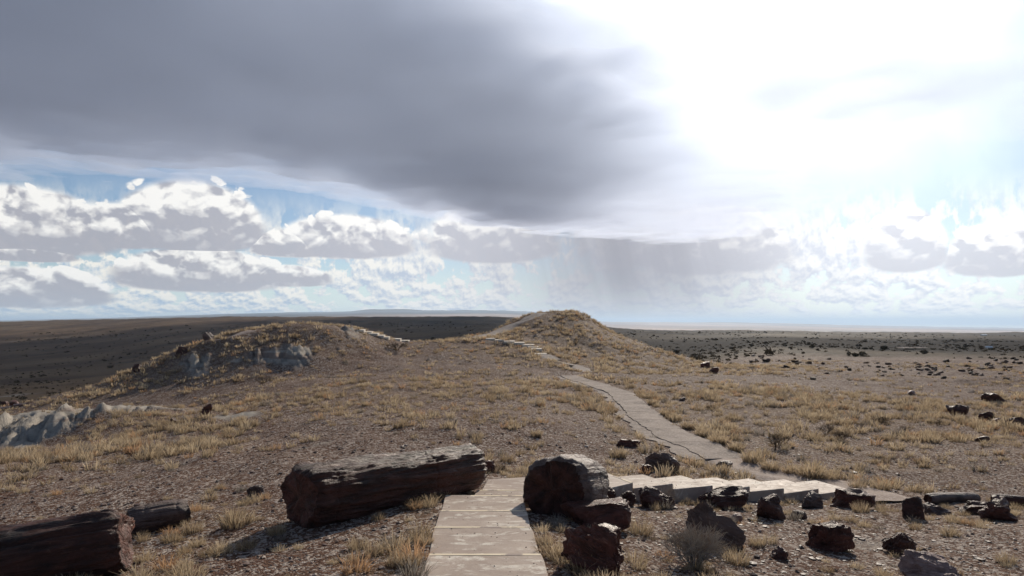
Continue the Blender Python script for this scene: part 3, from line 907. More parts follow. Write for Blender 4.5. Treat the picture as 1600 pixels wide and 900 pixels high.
# ------------------------------------------------------------------ trails
def trail_sheet(name, T, mat, wob=0.12, lift=0.0, nt=9, parent=None, label=None, seed=5):
    C, hw = T
    d = np.gradient(C[:, :2], axis=0)
    d /= np.hypot(*d.T)[:, None]
    nrm = np.stack([-d[:, 1], d[:, 0]], -1)
    s = np.r_[0, np.cumsum(np.hypot(*np.diff(C[:, :2], axis=0).T))]
    tt = np.linspace(-1, 1, nt)
    wl = hw * (1 + wob * fbm(s * 0.9, s * 0, 4, seed)); wr = hw * (1 + wob * fbm(s * 0.9, s * 0 + 9, 4, seed + 1))
    W = np.where(tt[None] < 0, wl[:, None], wr[:, None])
    x = C[:, 0:1] + nrm[:, 0:1] * tt * W
    y = C[:, 1:2] + nrm[:, 1:2] * tt * W
    z = C[:, 2:3] + lift - 0.055 * sstep(np.abs(tt)[None], 0.8, 1.0) + 0.012 * fbm(x * 1.5, y * 1.5, 3, 44)
    me = mesh_np(name, np.stack([x, y, z], -1).reshape(-1, 3), grid_faces(len(C), nt)[:, ::-1])
    o = link(name, me, mat, parent)
    return o
def T_up(sl): return (t_up[0][sl], t_up[1])
tag(trail_sheet('path', t_low, M_DIRT, 0.16), 'pale dirt path behind the side steps', kind='structure')
p_up = tag(trail_sheet('path', t_up, M_GREYTRAIL, 0.25, -0.035), 'cracked asphalt path leading to the hills', kind='structure')
tag(trail_sheet('path', t_mid, M_GREYTRAIL, 0.2), 'grey trail to the small steps', kind='structure')
tag(trail_sheet('path', t_hill, M_GREYTRAIL, 0.2), 'grey trail climbing the pointed hill', kind='structure')
tag(trail_sheet('path', t_left, M_DIRT, 0.2), 'bare track on the rounded hill', kind='structure')
def path_slabs():
    """the broken asphalt slabs of the upper path, dark cracks left open between them"""
    C, hw = t_up
    d = np.gradient(C[:, :2], axis=0); d /= np.hypot(*d.T)[:, None]
    nrm = np.stack([-d[:, 1], d[:, 0]], -1)
    s = np.r_[0, np.cumsum(np.hypot(*np.diff(C[:, :2], axis=0).T))]
    L = s[-1]
    def pos(sv, tv):
        x, y, z = (np.interp(sv, s, C[:, k]) for k in range(3))
        nx, ny = np.interp(sv, s, nrm[:, 0]), np.interp(sv, s, nrm[:, 1])
        return x + nx * tv * hw, y + ny * tv * hw, z
    cuts = [0.0, 0.085, 0.19, 0.27, 0.365, 0.47, 0.60, 0.74, 0.87, 1.0]
    # left of the long crack a narrow broken strip, right of it the main slabs
    def crack(sv): return 0.60 + 0.10 * fbm(sv * 0.55, sv * 0, 3, 33) + 0.05 * fbm(sv * 3.1, sv * 0, 3, 39)
    def cut_line(k, tv): return L * cuts[k] + (0.28 * fbm(tv * 1.6 + k * 7, tv * 0, 4, 34 + k) if 0 < k < len(cuts) - 1 else 0) + (0.35 * tv if 0 < k < len(cuts) - 1 else 0)
    gap = 0.018
    def gapw(sv): return 0.004 + 0.034 * np.abs(fbm(sv * 1.3, sv * 0 + 4, 4, 38))
    for k in range(len(cuts) - 1):
        for side in (0, 1):
            if side == 1 and k in (4, 6, 8): continue
            n_s, n_t = 26, 6
            co = np.zeros((n_s, n_t, 3))
            for j in range(n_t):
                for i in range(n_s):
                    a = i / (n_s - 1); bq = j / (n_t - 1)
                    tg = (-0.97 + bq * (0.60 + 0.97)) if side == 0 else (0.60 + bq * 0.42)
                    s0, s1 = cut_line(k, np.array(tg)) + gap, cut_line(k + 1, np.array(tg)) - gap
                    sv = float(s0 + (s1 - s0) * a)
                    cr = float(crack(np.array(sv)))
                    er = -0.97 + 0.10 * float(fbm(np.array(sv * 0.8), np.array(3.0), 3, 35))
                    el = 1.02 + 0.22 * float(fbm(np.array(sv * 0.9), np.array(6.0), 3, 36))
                    gp = float(gapw(np.array(sv)))
                    tv = er + bq * (cr - gp - er) if side == 0 else cr + gp + bq * (el - cr)
                    x, y, z = pos(sv, tv)
                    co[i, j] = (x, y, z + 0.012 * float(fbm(np.array(x * 0.9), np.array(y * 0.9), 3, 37)) + (0.012 if side == 0 else -0.008))
            edge = np.zeros((n_s, n_t), bool); edge[[0, -1], :] = True; edge[:, [0, -1]] = True
            cen = co.reshape(-1, 3).mean(0)
            top = co.reshape(-1, 3) - cen
            rim = [i * n_t for i in range(n_s)] + [(n_s - 1) * n_t + j for j in range(1, n_t)] + [i * n_t + n_t - 1 for i in range(n_s - 2, -1, -1)] + [j for j in range(n_t - 2, 0, -1)]
            low = top[rim] - np.array([0, 0, 0.075])
            nb = len(top)
            quads = grid_faces(n_s, n_t).tolist()
            R = len(rim)
            quads += [(rim[q], rim[(q + 1) % R], nb + (q + 1) % R, nb + q) for q in range(R)]
            me = mesh_np('slab', np.r_[top, low], np.array(quads), False)
            bm = bmesh.new(); bm.from_mesh(me); bmesh.ops.recalc_face_normals(bm, faces=bm.faces); bm.to_mesh(me); bm.free()
            o = link('slab', me, M_SLAB, p_up); o.location = cen
path_slabs()

# ------------------------------------------------------------------ petrified logs and rocks
def n3(P, sc, seed, oct=4, gain=0.5):
    """cheap 3-D noise from three planes"""
    x, y, z = (P * sc).T
    return (fbm(x + 3.1 * seed, y + z * 0.7, oct, seed, gain) + fbm(y - 2.3 * seed, z + x * 0.6, oct, seed + 5, gain) + fbm(z + 1.7 * seed, x - y * 0.5, oct, seed + 9, gain)) / 1.7
def log_mesh(length, r0, r1, seed, ns=76, na=84, flat=0.9, rugged=1.0, bend=0.04, lip=0.0):
    """lying log along +x from 0 to length, centre line at z=0; broken ends"""
    t = np.linspace(0, 1, ns)
    a = np.linspace(0, 2 * np.pi, na, endpoint=False)
    T, A = np.meshgrid(t, a, indexing='ij')
    X = T * length
    R = r0 + (r1 - r0) * T
    cx, sx = np.cos(A), np.sin(A)
    # cross-section out of round, plates of bark running along the trunk, chipped joints across it
    q = np.stack([X.ravel() * 0.35, cx.ravel() * r0 * 2.2, sx.ravel() * r0 * 2.2], -1)
    big = n3(q, 0.9, seed).reshape(T.shape)
    bark = n3(q * np.array([0.45, 1, 1]), 3.6, seed + 20, 4, 0.6).reshape(T.shape)
    chip = n3(q * np.array([2.6, 1, 1]), 2.6, seed + 40, 4, 0.6).reshape(T.shape)
    fine = n3(q * np.array([0.35, 1, 1]), 11.0, seed + 80, 3, 0.6).reshape(T.shape)
    joints = np.zeros_like(T)
    for k in range(2):
        p = ((seed * 37 + k * 53) % 100) / 100.0
        joints += np.exp(-((X - p * length - 0.05 * big) / 0.022) ** 2)
    R = R * (1 + 0.085 * big + rugged * (0.050 * bark + 0.022 * chip + 0.030 * fine)) - 0.012 * joints * (r0 / 0.45)
    ends = np.minimum(T, 1 - T) * length
    R = R * (1 - 0.16 * np.exp(-(ends / (0.07)) ** 2) * (0.6 + 0.6 * np.abs(chip)))
    endj = 0.04 * fbm(cx * 2 + seed, sx * 2, 4, seed + 60)
    X = X + np.where(T < 0.5, 1, -1) * np.exp(-(ends / 0.25) ** 2) * endj * (r0 / 0.45)
    Yc = bend * np.sin(T * np.pi + seed) + R * cx
    Z = R * sx * flat + bend * 0.6 * np.cos(T * 3 + seed)
    co = [np.stack([X, Yc, Z], -1).reshape(-1, 3)]
    faces = [grid_faces(ns, na, True)]
    base = ns * na
    mats = [np.zeros(len(faces[0]), int)]
    for e in (0, 1):
        ring = co[0].reshape(ns, na, 3)[0 if e == 0 else -1]
        cen = ring.mean(0)
        prev = np.arange(na) + (0 if e == 0 else (ns - 1) * na)
        for f in (0.86, 0.68, 0.48, 0.28, 0.1):
            off = ring - cen
            rad_ = np.hypot(off[:, 1], off[:, 2])
            kk = 1 + 2 * int(14 * (1 - f))
            sm = np.convolve(np.pad(rad_, kk // 2, mode='wrap'), np.ones(kk) / kk, mode='valid')
            rr = cen + off * (sm / rad_)[:, None] * f
            nz = 0.03 * fbm(rr[:, 1] * 6 / (r0 / 0.45), rr[:, 2] * 6 / (r0 / 0.45), 4, seed + 70 + e) * (r0 / 0.45)
            rr[:, 0] += nz + (0.02 if e == 0 else -0.02) * (1 if f > 0.8 else 1.2) + lip * (1 - f) * (1 if e == 0 else -1)
            idx = np.arange(na) + base
            co.append(rr); base += na
            q = np.stack([prev, idx, np.roll(idx, -1), np.roll(prev, -1)], -1)
            faces.append(q if e == 0 else q[:, ::-1]); mats.append(np.ones(na, int))
            prev = idx
        co.append(cen[None] + np.array([[0.02 if e == 0 else -0.02, 0, 0]])); idx = np.full(na, base); base += 1
        q = np.stack([prev, idx, idx, np.roll(prev, -1)], -1)
        tri = np.stack([prev, idx, np.roll(prev, -1)], -1)
        faces.append(None); mats.append((tri if e == 0 else tri[:, ::-1]))
    V = np.concatenate(co)
    bm = bmesh.new()
    vs = [bm.verts.new(v) for v in V]
    for fq, mm in zip(faces, mats):
        if fq is None:
            for f in mm:
                bf = bm.faces.new([vs[i] for i in f]); bf.material_index = 1; bf.smooth = True
        else:
            for f, mi in zip(fq, mm):
                bf = bm.faces.new([vs[i] for i in f]); bf.material_index = int(mi); bf.smooth = True
    bmesh.ops.recalc_face_normals(bm, faces=bm.faces)
    me = bpy.data.meshes.new('log'); bm.to_mesh(me); bm.free()
    return me
def place_log(name, A, B, r0, r1, seed, label, mats=(None, None), sink=0.18, tilt=0.0, cat='log', **kw):
    """A, B: ground points (x, y) under the two ends"""
    A, B = np.array(A, float), np.array(B, float)
    L = float(np.hypot(*(B - A)))
    za, zb = gz(*A) + r0 * (0.92 - sink), gz(*B) + r1 * (0.92 - sink)
    me = log_mesh(math.hypot(L, zb - za), r0, r1, seed, **kw)
    o = link(name, me, mats[0] or M_BARK)
    me.materials.append(mats[1] or M_RED)
    o.location = (A[0], A[1], za)
    o.rotation_euler = (tilt, -math.atan2(zb - za, L), math.atan2(B[1] - A[1], B[0] - A[0]))
    o.rotation_mode = 'XYZ'
    return tag(o, label, cat)
ICO = {}
def ico(sub):
    if sub not in ICO:
        bm = bmesh.new(); bmesh.ops.create_icosphere(bm, subdivisions=sub, radius=1.0)
        bm.verts.ensure_lookup_table()
        ICO[sub] = (np.array([v.co[:] for v in bm.verts]), np.array([[v.index for v in f.verts] for f in bm.faces]))
        bm.free()
    return ICO[sub]
def rock_mesh(seed, dims=(1, 1, 1), sub=4, cuts=9, layers=0.0, rough=0.10, boxy=0.55, wedge=0.0):
    """an angular broken stone that fills dims; layers adds ledges along the grain (x)"""
    V, Fc = ico(sub)
    V = V.copy()
    r = np.random.default_rng(seed)
    V = np.sign(V) * np.abs(V) ** boxy
    for _ in range(cuts):
        nrm = r.normal(size=3); nrm /= np.linalg.norm(nrm)
        off = r.uniform(0.55, 0.92)
        dd = V @ nrm - off
        V = V - np.outer(np.maximum(dd, 0) * 0.93, nrm)
    if wedge:
        V[:, 2] *= 1 - wedge * (V[:, 0] * 0.5 + 0.5)
    lo, hi = V.min(0), V.max(0)
    V = (V - (lo + hi) / 2) / (hi - lo)
    D = np.array(dims)
    V = V * D
    s = D.max()
    nn = V / (np.linalg.norm(V, axis=1, keepdims=True) + 1e-6)
    V[:, 2] = np.where(V[:, 2] < 0, V[:, 2] * 0.5, V[:, 2])
    disp = n3(V / s, 2.4, seed, 4, 0.55) * rough * s * 0.5 + n3(V / s, 8.0, seed + 3, 3, 0.6) * rough * s * 0.16
    if layers:
        g = n3(V / s * np.array([0.7, 4.5, 4.5]), 1.6, seed + 8, 4, 0.6)
        disp = disp + layers * s * (np.round(g * 2.5) / 2.5 * 0.6 + g * 0.4)
    V = V + nn * disp[:, None]
    V[:, 2] -= V[:, 2].min()
    me = mesh_np('rock', V, Fc)
    return me
def smooth_by_angle(me, deg=38):
    me.polygons.foreach_set('use_smooth', np.ones(len(me.polygons), bool))
    bm = bmesh.new(); bm.from_mesh(me)
    lim = rad(deg)
    for e in bm.edges:
        if len(e.link_faces) == 2 and e.calc_face_angle(0) > lim:
            e.smooth = False
    bm.to_mesh(me); bm.free()
def place_rock(box, label, seed, mat=None, depth=0.8, rz=0.0, sink=0.22, tilt=(0, 0), name='rock', cat='rock', lo=5.0, **kw):
    """box: the stone's outline as bearings and levels (left, top, right, bottom)"""
    u0, v0, u1, v1 = box
    p = at((u0 + u1) / 2, v1, lo)
    w = (u1 - u0) / F * p.y
    h = (v1 - v0) / F * p.y
    dp = w * depth
    kw.setdefault('sub', 6 if p.y < 10.8 else 5 if p.y < 20 else 4)
    me = rock_mesh(seed, (w, dp, h * (1 + sink) * 1.2), **kw)
    smooth_by_angle(me)
    o = link(name, me, mat or M_RED)
    y = p.y + dp * 0.42
    x = p.x * y / p.y
    o.location = (x, y, min(p.z, gz(x, y)) - h * sink)
    o.rotation_euler = (tilt[0], tilt[1], rz)
    return tag(o, label, cat)

# --- the big logs
place_log('petrified_log', (-3.22, 10.05), (-0.78, 12.95), 0.53, 0.50, 3, 'long dark petrified log lying beside the near steps', sink=0.10, ns=150, na=150, rugged=1.25, bend=0.03)
place_log('petrified_log', (-4.95, 8.55), (-8.3, 7.6), 0.46, 0.50, 11, 'dark petrified log cut off by the lower corner, largest in shade', sink=0.12, ns=130, na=140, rugged=1.2)
place_log('petrified_log', (-6.1, 10.6), (-5.35, 11.05), 0.24, 0.21, 17, 'short broken log piece behind the end of the shaded corner log', (M_TAN, M_BARK), sink=0.15, rugged=1.3)
place_log('petrified_log_section', (0.62, 10.75), (1.22, 11.75), 0.62, 0.58, 23, 'thick round log section standing on its side where the steps turn', (M_TAN, M_BARK), sink=0.26, rugged=0.5, ns=70, na=140, lip=0.05, flat=0.95)
place_log('petrified_log', tuple(at(1448, 783))[:2], tuple(at(1526, 785))[:2], 0.135, 0.14, 31, 'smooth round log behind the dark boulder at the path end', (M_TAN, M_BARK), sink=0.05, rugged=0.6)
place_log('petrified_log', tuple(at(1549, 790))[:2], tuple(at(1640, 797))[:2], 0.15, 0.15, 37, 'dark smooth log cut off by the picture edge near the ledged rock', (M_BARK, M_BARK), sink=0.05, rugged=0.6)
# --- stones around the steps
R = place_rock
R((886, 786, 983, 826), 'blocky red stone with a bright flat top against the round log section', 101, M_RED, 0.7, 0.15, layers=0.02, boxy=0.35, cuts=6, name='petrified_wood_block')
R((872, 818, 970, 897), 'ridged dark red stone beside the lowest visible steps', 102, M_RED, 0.75, -0.5, layers=0.075, boxy=0.5, tilt=(0.0, 0.28), name='petrified_wood_block')
R((1050, 784, 1150, 856), 'slanting wedge of petrified wood behind the grey dead bush', 103, M_TAN, 0.45, -0.35, layers=0.03, boxy=0.4, tilt=(0.1, 0.42), wedge=0.35, name='petrified_wood_block')
R((925, 762, 962, 790), 'small black stone tucked against the back of the round log section', 104, M_BLACK, 0.8, 0.3, layers=0.05)
R((962, 766, 992, 790), 'small dark stone under the first side step', 105, M_BARK, 0.8, 0.7, layers=0.05)
R((1000, 764, 1057, 795), 'shiny black stone below the second side step', 106, M_BLACK, 0.7, 0.2, layers=0.06, wedge=0.5)
R((1090, 765, 1174, 796), 'long low dark stone below the third side step', 107, M_BARK, 0.5, 0.1, layers=0.05)
R((1177, 769, 1225, 811), 'steep pointed black stone below the last side steps', 108, M_BLACK, 0.8, 0.4, layers=0.04, boxy=0.8, cuts=12, tilt=(0, 0.15))
R((1243, 766, 1282, 795), 'brown weathered stone leaning by the end of the side steps', 109, M_TAN, 0.6, 0.5, layers=0.04, tilt=(0, 0.3))
R((1302, 768, 1366, 795), 'dark red stone with a flat slab on it by the pale path', 110, M_RED, 0.6, -0.1, layers=0.05)
R((1402, 773, 1450, 811), 'rounded dark boulder at the end of the pale path', 111, M_BARK, 0.8, 0.3, layers=0.02, boxy=0.75)
R((1440, 780, 1482, 802), 'small brown stone touching the rounded dark boulder', 112, M_TAN, 0.8, 0.1, layers=0.05)
R((1500, 783, 1545, 803), 'flat ledged stone with a bright top below the smooth logs', 113, M_BLACK, 0.9, 0.1, layers=0.06, boxy=0.4)
R((1533, 785, 1579, 815), 'dark red block with a shiny ledge near the picture edge', 114, M_RED, 0.8, -0.2, layers=0.06, boxy=0.4)
R((1266, 819, 1326, 862), 'upright dark red stone alone on open gravel', 115, M_RED, 0.7, 0.2, layers=0.06, boxy=0.45)
R((1384, 838, 1432, 868), 'flat black layered stone between grass tufts', 116, M_BLACK, 0.8, -0.2, layers=0.07)
R((1408, 872, 1506, 920), 'large pale pink stone cut off by the lower picture edge', 117, M_PALE, 0.8, -0.4, layers=0.04, tilt=(0, 0.2))
R((1005, 704, 1052, 735), 'weathered tan stone in grass behind the side steps', 118, M_TAN, 0.6, -0.4, layers=0.05, tilt=(0, 0.3))
R((963, 686, 1003, 699), 'flat red stone left of the cracked path', 119, M_RED, 0.5, 0.1, layers=0.06)
R((755, 718, 774, 739), 'small reddish stone by the end of the long log', 120, M_RED, 0.8, 0.2, layers=0.04)
R((776, 727, 792, 738), 'tiny dark stone in grass between log and round section', 121, M_BARK, 0.9, 0.2)
R((1236, 799, 1260, 811), 'small flat dark stone right of the pointed black stone', 122, M_BARK, 0.8, 0.2)
R((1206, 858, 1234, 875), 'low reddish stone on gravel near the dead bush', 123, M_RED, 0.8, 0.4)
R((1134, 800, 1160, 817), 'pale orange stone beside the slanting wedge', 124, M_PALE, 0.8, 0.2)
R((386, 760, 412, 779), 'small brown stone in grass left of the long log', 125, M_TAN, 0.8, 0.2, layers=0.05)
R((1120, 716, 1146, 727), 'small stone at the broken end of the cracked path', 126, M_TAN, 0.8, 0.2)
R((1000, 728, 1020, 739), 'little red stone just behind the side steps', 127, M_RED, 0.8, 0.2)
# --- stones farther off
R((315, 628, 332, 650), 'red upright stone at the end of the pale clay ridge', 131, M_RED, 0.8, 0.2, layers=0.06, lo=20)
R((332, 628, 350, 638), 'low red stone beside the upright red stone on the ridge', 132, M_RED, 0.8, 0.4, lo=20)
R((266, 652, 278, 664), 'small dark stone below the pale clay ridge', 133, M_BARK, 0.8, 0.2, lo=18)
R((208, 567, 224, 581), 'dark round boulder on the skyline of the rounded hill', 134, M_BARK, 0.9, 0.2, boxy=0.85, lo=50)
R((318, 524, 333, 537), 'pale topped boulder near the bare track on the rounded hill', 135, M_TAN, 0.9, 0.2, lo=50)
R((274, 541, 294, 555), 'dark slab of rock on the shoulder of the rounded hill', 136, M_BARK, 0.8, 0.1, lo=50)
R((1094, 564, 1109, 574), 'upper of two brown boulders on the flank of the pointed hill', 137, M_RED, 0.8, 0.2, lo=40)
R((1107, 572, 1123, 584), 'lower of two brown boulders on the flank of the pointed hill', 138, M_RED, 0.8, 0.1, lo=40)
R((1061, 620, 1071, 627), 'small square stone in pale gravel beyond the cracked path', 139, M_TAN, 0.9, 0.2, boxy=0.3, lo=25)
R((1482, 634, 1512, 651), 'long dark stone in the grass, first of the line at the side', 140, M_BARK, 0.6, -0.3, layers=0.05, lo=25)
R((1522, 643, 1552, 658), 'long dark log piece, second in the grass line', 141, M_BARK, 0.5, -0.3, layers=0.05, lo=25)
R((1547, 652, 1571, 662), 'pale bleached stone between the dark log pieces', 142, M_PALE, 0.5, -0.1, layers=0.05, lo=25)
R((1574, 654, 1606, 666), 'dark log piece at the picture edge ending the grass line', 143, M_BLACK, 0.5, 0.0, layers=0.05, lo=25)
R((1538, 618, 1572, 631), 'dark craggy stone above the line of log pieces', 144, M_BLACK, 0.6, 0.2, layers=0.06, lo=30)
R((1526, 680, 1544, 691), 'dark stone alone in the dry grass near the edge', 145, M_BLACK, 0.8, 0.2, lo=20)
R((1417, 609, 1432, 617), 'pale flat stone on bare gravel beyond the grass', 146, M_PALE, 0.8, 0.2, lo=30)
R((0, 626, 12, 637), 'dark boulder at the picture edge beyond the clay ridge', 147, M_BARK, 0.9, 0.2, lo=45)
R((17, 625, 31, 634), 'dark red boulder beside the pale slabs beyond the clay ridge', 148, M_RED, 0.9, 0.3, lo=45)
place_log('petrified_log', tuple(at(13, 636, 45))[:2], tuple(at(44, 633, 45))[:2], 0.14, 0.12, 53, 'thin pale log on the slope beyond the clay ridge', (M_PALE, M_TAN), sink=0.0, ns=24, na=20)
place_log('petrified_log', tuple(at(-12, 641, 45))[:2], tuple(at(20, 639, 45))[:2], 0.15, 0.14, 59, 'pale log cut off by the picture edge beyond the clay ridge', (M_PALE, M_TAN), sink=0.0, ns=24, na=20)

# --- the rock field on the gravel rise
protos = [rock_mesh(200 + k, (1, 0.75, 0.55 + 0.1 * (k % 3)), sub=2, cuts=8, layers=0.05, boxy=0.5) for k in range(6)]
r2 = np.random.default_rng(99)
kinds = [(mat_wood_stone('dark_field_rock', (0.028, 0.020, 0.017), (0.06, 0.04, 0.032), (0.11, 0.08, 0.065), 0.6, 1.0, 0.08), 'dark'), (mat_wood_stone('brown_field_rock', (0.075, 0.045, 0.034), (0.15, 0.095, 0.072), (0.24, 0.17, 0.135), 0.6, 1.0, 0.1), 'brown'), (mat_wood_stone('pale_field_rock', (0.20, 0.14, 0.11), (0.33, 0.25, 0.20), (0.45, 0.37, 0.31), 0.6, 1.0, 0.12), 'pale')]
field = []
for k in range(128):
    if k < 70:
        u, v = r2.normal(1430, 70), r2.normal(578, 8)
    elif k < 98:
        u, v = r2.uniform(1170, 1300), r2.normal(566, 6)
    else:
        u, v = r2.uniform(1480, 1600), r2.normal(572, 7)
    if not (1150 < u < 1612 and 556 < v < 612): continue
    p = at(u, v, 45)
    if p.y > 220: continue
    kk = r2.choice(3, p=(0.40, 0.42, 0.18))
    key = (k % 6, kk)
    me = protos[k % 6].copy() if not any(f[0] == key for f in field) else next(f[1] for f in field if f[0] == key)
    if not any(f[0] == key for f in field):
        me.materials.append(kinds[kk][0])
    field.append((key, me))
    o = bpy.data.objects.new('field_rock', me)
    COL.objects.link(o)
    s = p.y * r2.uniform(3.5, 10.5) / F * (1.0 if kk != 2 else 0.75)
    o.location = (p.x, p.y, p.z - 0.10 * s)
    o.rotation_euler = (r2.normal(0, 0.15), r2.normal(0, 0.15), r2.uniform(0, 6.28))
    o.scale = (s, s, s)
    tag(o, kinds[kk][1] + ' broken rock strewn over the gravel rise beyond the grass', 'rock', kinds[kk][1] + ' rocks strewn over the gravel rise')
for pm in protos: bpy.data.meshes.remove(pm)

# ------------------------------------------------------------------ dry grass, gravel, brush
def mat_grass(name, dark, light, trans=0.45):
    m = bpy.data.materials.new(name); m.use_nodes = True; m.node_tree.nodes.clear()
    N = NT(m.node_tree)
    out = N.n('ShaderNodeOutputMaterial')
    rn = getattr_n(N, 'rnd')
    tip = getattr_n(N, 'tip')
    c = N.mix(rn, dark, light)
    c = N.mix(N.step(rn, 0.90, 0.97, 0, 0.75), c, tuple(v * f for v, f in zip(light, (0.75, 0.50, 0.35))))
    c = N.mix(N.step(rn, 0.12, 0.03, 0, 0.75), c, tuple(0.55 * v * f for v, f in zip(light, (0.72, 0.85, 1.15))))
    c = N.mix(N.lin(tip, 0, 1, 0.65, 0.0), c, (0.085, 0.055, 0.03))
    d, t = N.n('ShaderNodeBsdfDiffuse'), N.n('ShaderNodeBsdfTranslucent')
    N.put(d.inputs[0], c); N.put(t.inputs[0], c)
    mx = N.n('ShaderNodeMixShader'); mx.inputs[0].default_value = trans
    N.t.links.new(d.outputs[0], mx.inputs[1]); N.t.links.new(t.outputs[0], mx.inputs[2])
    N.t.links.new(mx.outputs[0], out.inputs[0])
    return m
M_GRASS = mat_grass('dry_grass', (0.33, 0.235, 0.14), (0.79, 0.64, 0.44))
M_TWIG = mat_grass('grey_twigs', (0.30, 0.25, 0.20), (0.52, 0.45, 0.37), 0.25)
M_BRUSH = mat_grass('dark_brush', (0.045, 0.040, 0.026), (0.105, 0.088, 0.055), 0.25)
def tuft_proto(seed, nb, width, h=0.30, spread=0.20, seg=3, lean=0.75):
    """one bunch of dry grass about 0.5 m across: verts, quads, tip attribute"""
    r = np.random.default_rng(seed)
    V, Q, T = [], [], []
    for b in range(nb):
        a = r.uniform(0, 6.283)
        rr = spread * math.sqrt(r.uniform(0, 1)) * 0.75
        bx, by = rr * math.cos(a), rr * math.sin(a)
        a2 = a + r.normal(0, 0.7)
        ln = h * r.uniform(0.55, 1.15) * (1 - 0.35 * rr / spread)
        le = lean * r.uniform(0.2, 1.0) * (0.35 + rr / spread)
        wd = r.uniform(0, 6.283)
        wx, wy = math.cos(wd) * width / 2, math.sin(wd) * width / 2
        for k in range(seg + 1):
            t = k / seg
            o = ln * le * t ** 1.6
            z = ln * (t - 0.28 * le * t * t)
            w = (1 - 0.75 * t)
            cx, cy = bx + math.cos(a2) * o, by + math.sin(a2) * o
            V.append((cx - wx * w, cy - wy * w, z)); V.append((cx + wx * w, cy + wy * w, z))
            T += [t, t]
        n = len(V) - 2 * (seg + 1)
        for k in range(seg):
            i = n + 2 * k
            Q.append((i, i + 1, i + 3, i + 2))
    return np.array(V), np.array(Q), np.array(T)
def scatter(name, protos, px, py, pz, scl, rot, rnd, mat, zs=None, tilt=None, pick=None):
    """join copies of the prototypes at the given points into one mesh"""
    co, fc, tp, rd = [], [], [], []
    base = 0
    pick = np.arange(len(px)) % len(protos) if pick is None else pick
    for k, (V, Q, T) in enumerate(protos):
        s = np.where(pick == k)[0]
        if not len(s): continue
        c, sn = np.cos(rot[s])[:, None], np.sin(rot[s])[:, None]
        sc = scl[s][:, None]
        x = (V[None, :, 0] * c - V[None, :, 1] * sn) * sc + px[s][:, None]
        y = (V[None, :, 0] * sn + V[None, :, 1] * c) * sc + py[s][:, None]
        z = V[None, :, 2] * sc * (1 if zs is None else zs[s][:, None]) + pz[s][:, None]
        co.append(np.stack([x, y, z], -1).reshape(-1, 3))
        fc.append((Q[None] + (np.arange(len(s)) * len(V))[:, None, None] + base).reshape(-1, Q.shape[1]))
        tp.append(np.tile(T, len(s))); rd.append(np.repeat(rnd[s], len(V)))
        base += len(s) * len(V)
    me = mesh_np(name, np.concatenate(co), np.concatenate(fc), False)
    attr(me, 'tip', np.concatenate(tp)); attr(me, 'rnd', np.concatenate(rd))
    me.materials.append(mat)
    return me
r3 = np.random.default_rng(5)
def sow(n, Y0, Y1, umin=-60, umax=1660, power=1.0):
    """random ground points in a band of distances, even per area"""
    Y = np.sqrt(r3.uniform(Y0 ** 2, Y1 ** 2, n))
    u = r3.uniform(umin, umax, n)
    return (u - U0) / F * Y, Y
def grow(n, Y0, Y1, thr=0.0, gain=1.0):
    x, y = sow(n, Y0, Y1)
    d = grass_density(x, y)
    clump = 0.5 + 0.5 * fbm(x * 0.9, y * 0.9, 3, 51)
    d = d * (0.58 + 0.90 * sstep(fbm(x * 0.26, y * 0.26, 3, 53), -0.4, 0.4))
    keep = r3.uniform(0, 1, n) < np.clip(d * (0.10 + 2.6 * clump ** 2) * gain - thr, 0, 1)
    return x[keep], y[keep], d[keep]
def build_grass():
    near = [tuft_proto(10 + k, 115, 0.011, 0.25, 0.20, 2, lean=0.95) for k in range(4)] + [tuft_proto(18, 60, 0.011, 0.16, 0.18, 2, lean=1.2)]
    mid = [tuft_proto(30 + k, 34, 0.026, 0.33, 0.22, 2, 0.85) for k in range(4)]
    far = [tuft_proto(50 + k, 16, 0.07, 0.40, 0.28, 1, 0.9) for k in range(4)]
    out = []
    for pr, (n, y0, y1, g, smin, smax) in ((near, (2600, 6.0, 17, 1.05, 0.28, 1.15)), (mid, (11500, 17, 44, 0.92, 0.40, 1.25)), (far, (34000, 44, 112, 1.1, 0.3, 1.15))):
        x, y, d = grow(n, y0, y1, 0.03, g)
        k = len(x)
        scl = r3.uniform(smin, smax, k) * (0.65 + 0.5 * np.clip(d, 0, 1))
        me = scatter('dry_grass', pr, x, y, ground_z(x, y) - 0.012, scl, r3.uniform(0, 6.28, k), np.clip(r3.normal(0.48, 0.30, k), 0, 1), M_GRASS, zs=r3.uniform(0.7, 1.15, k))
        out.append(me)
    # one object for all of it
    bm = bmesh.new()
    for me in out: bm.from_mesh(me)
    me = bpy.data.meshes.new('dry_grass'); bm.to_mesh(me); bm.free()
    me.materials.append(M_GRASS)
    print('grass faces', len(me.polygons))
    for q in out: bpy.data.meshes.remove(q)
    tag(link('dry_grass', me), 'straw coloured dry bunchgrass growing over the gravel slopes', kind='stuff')
build_grass()

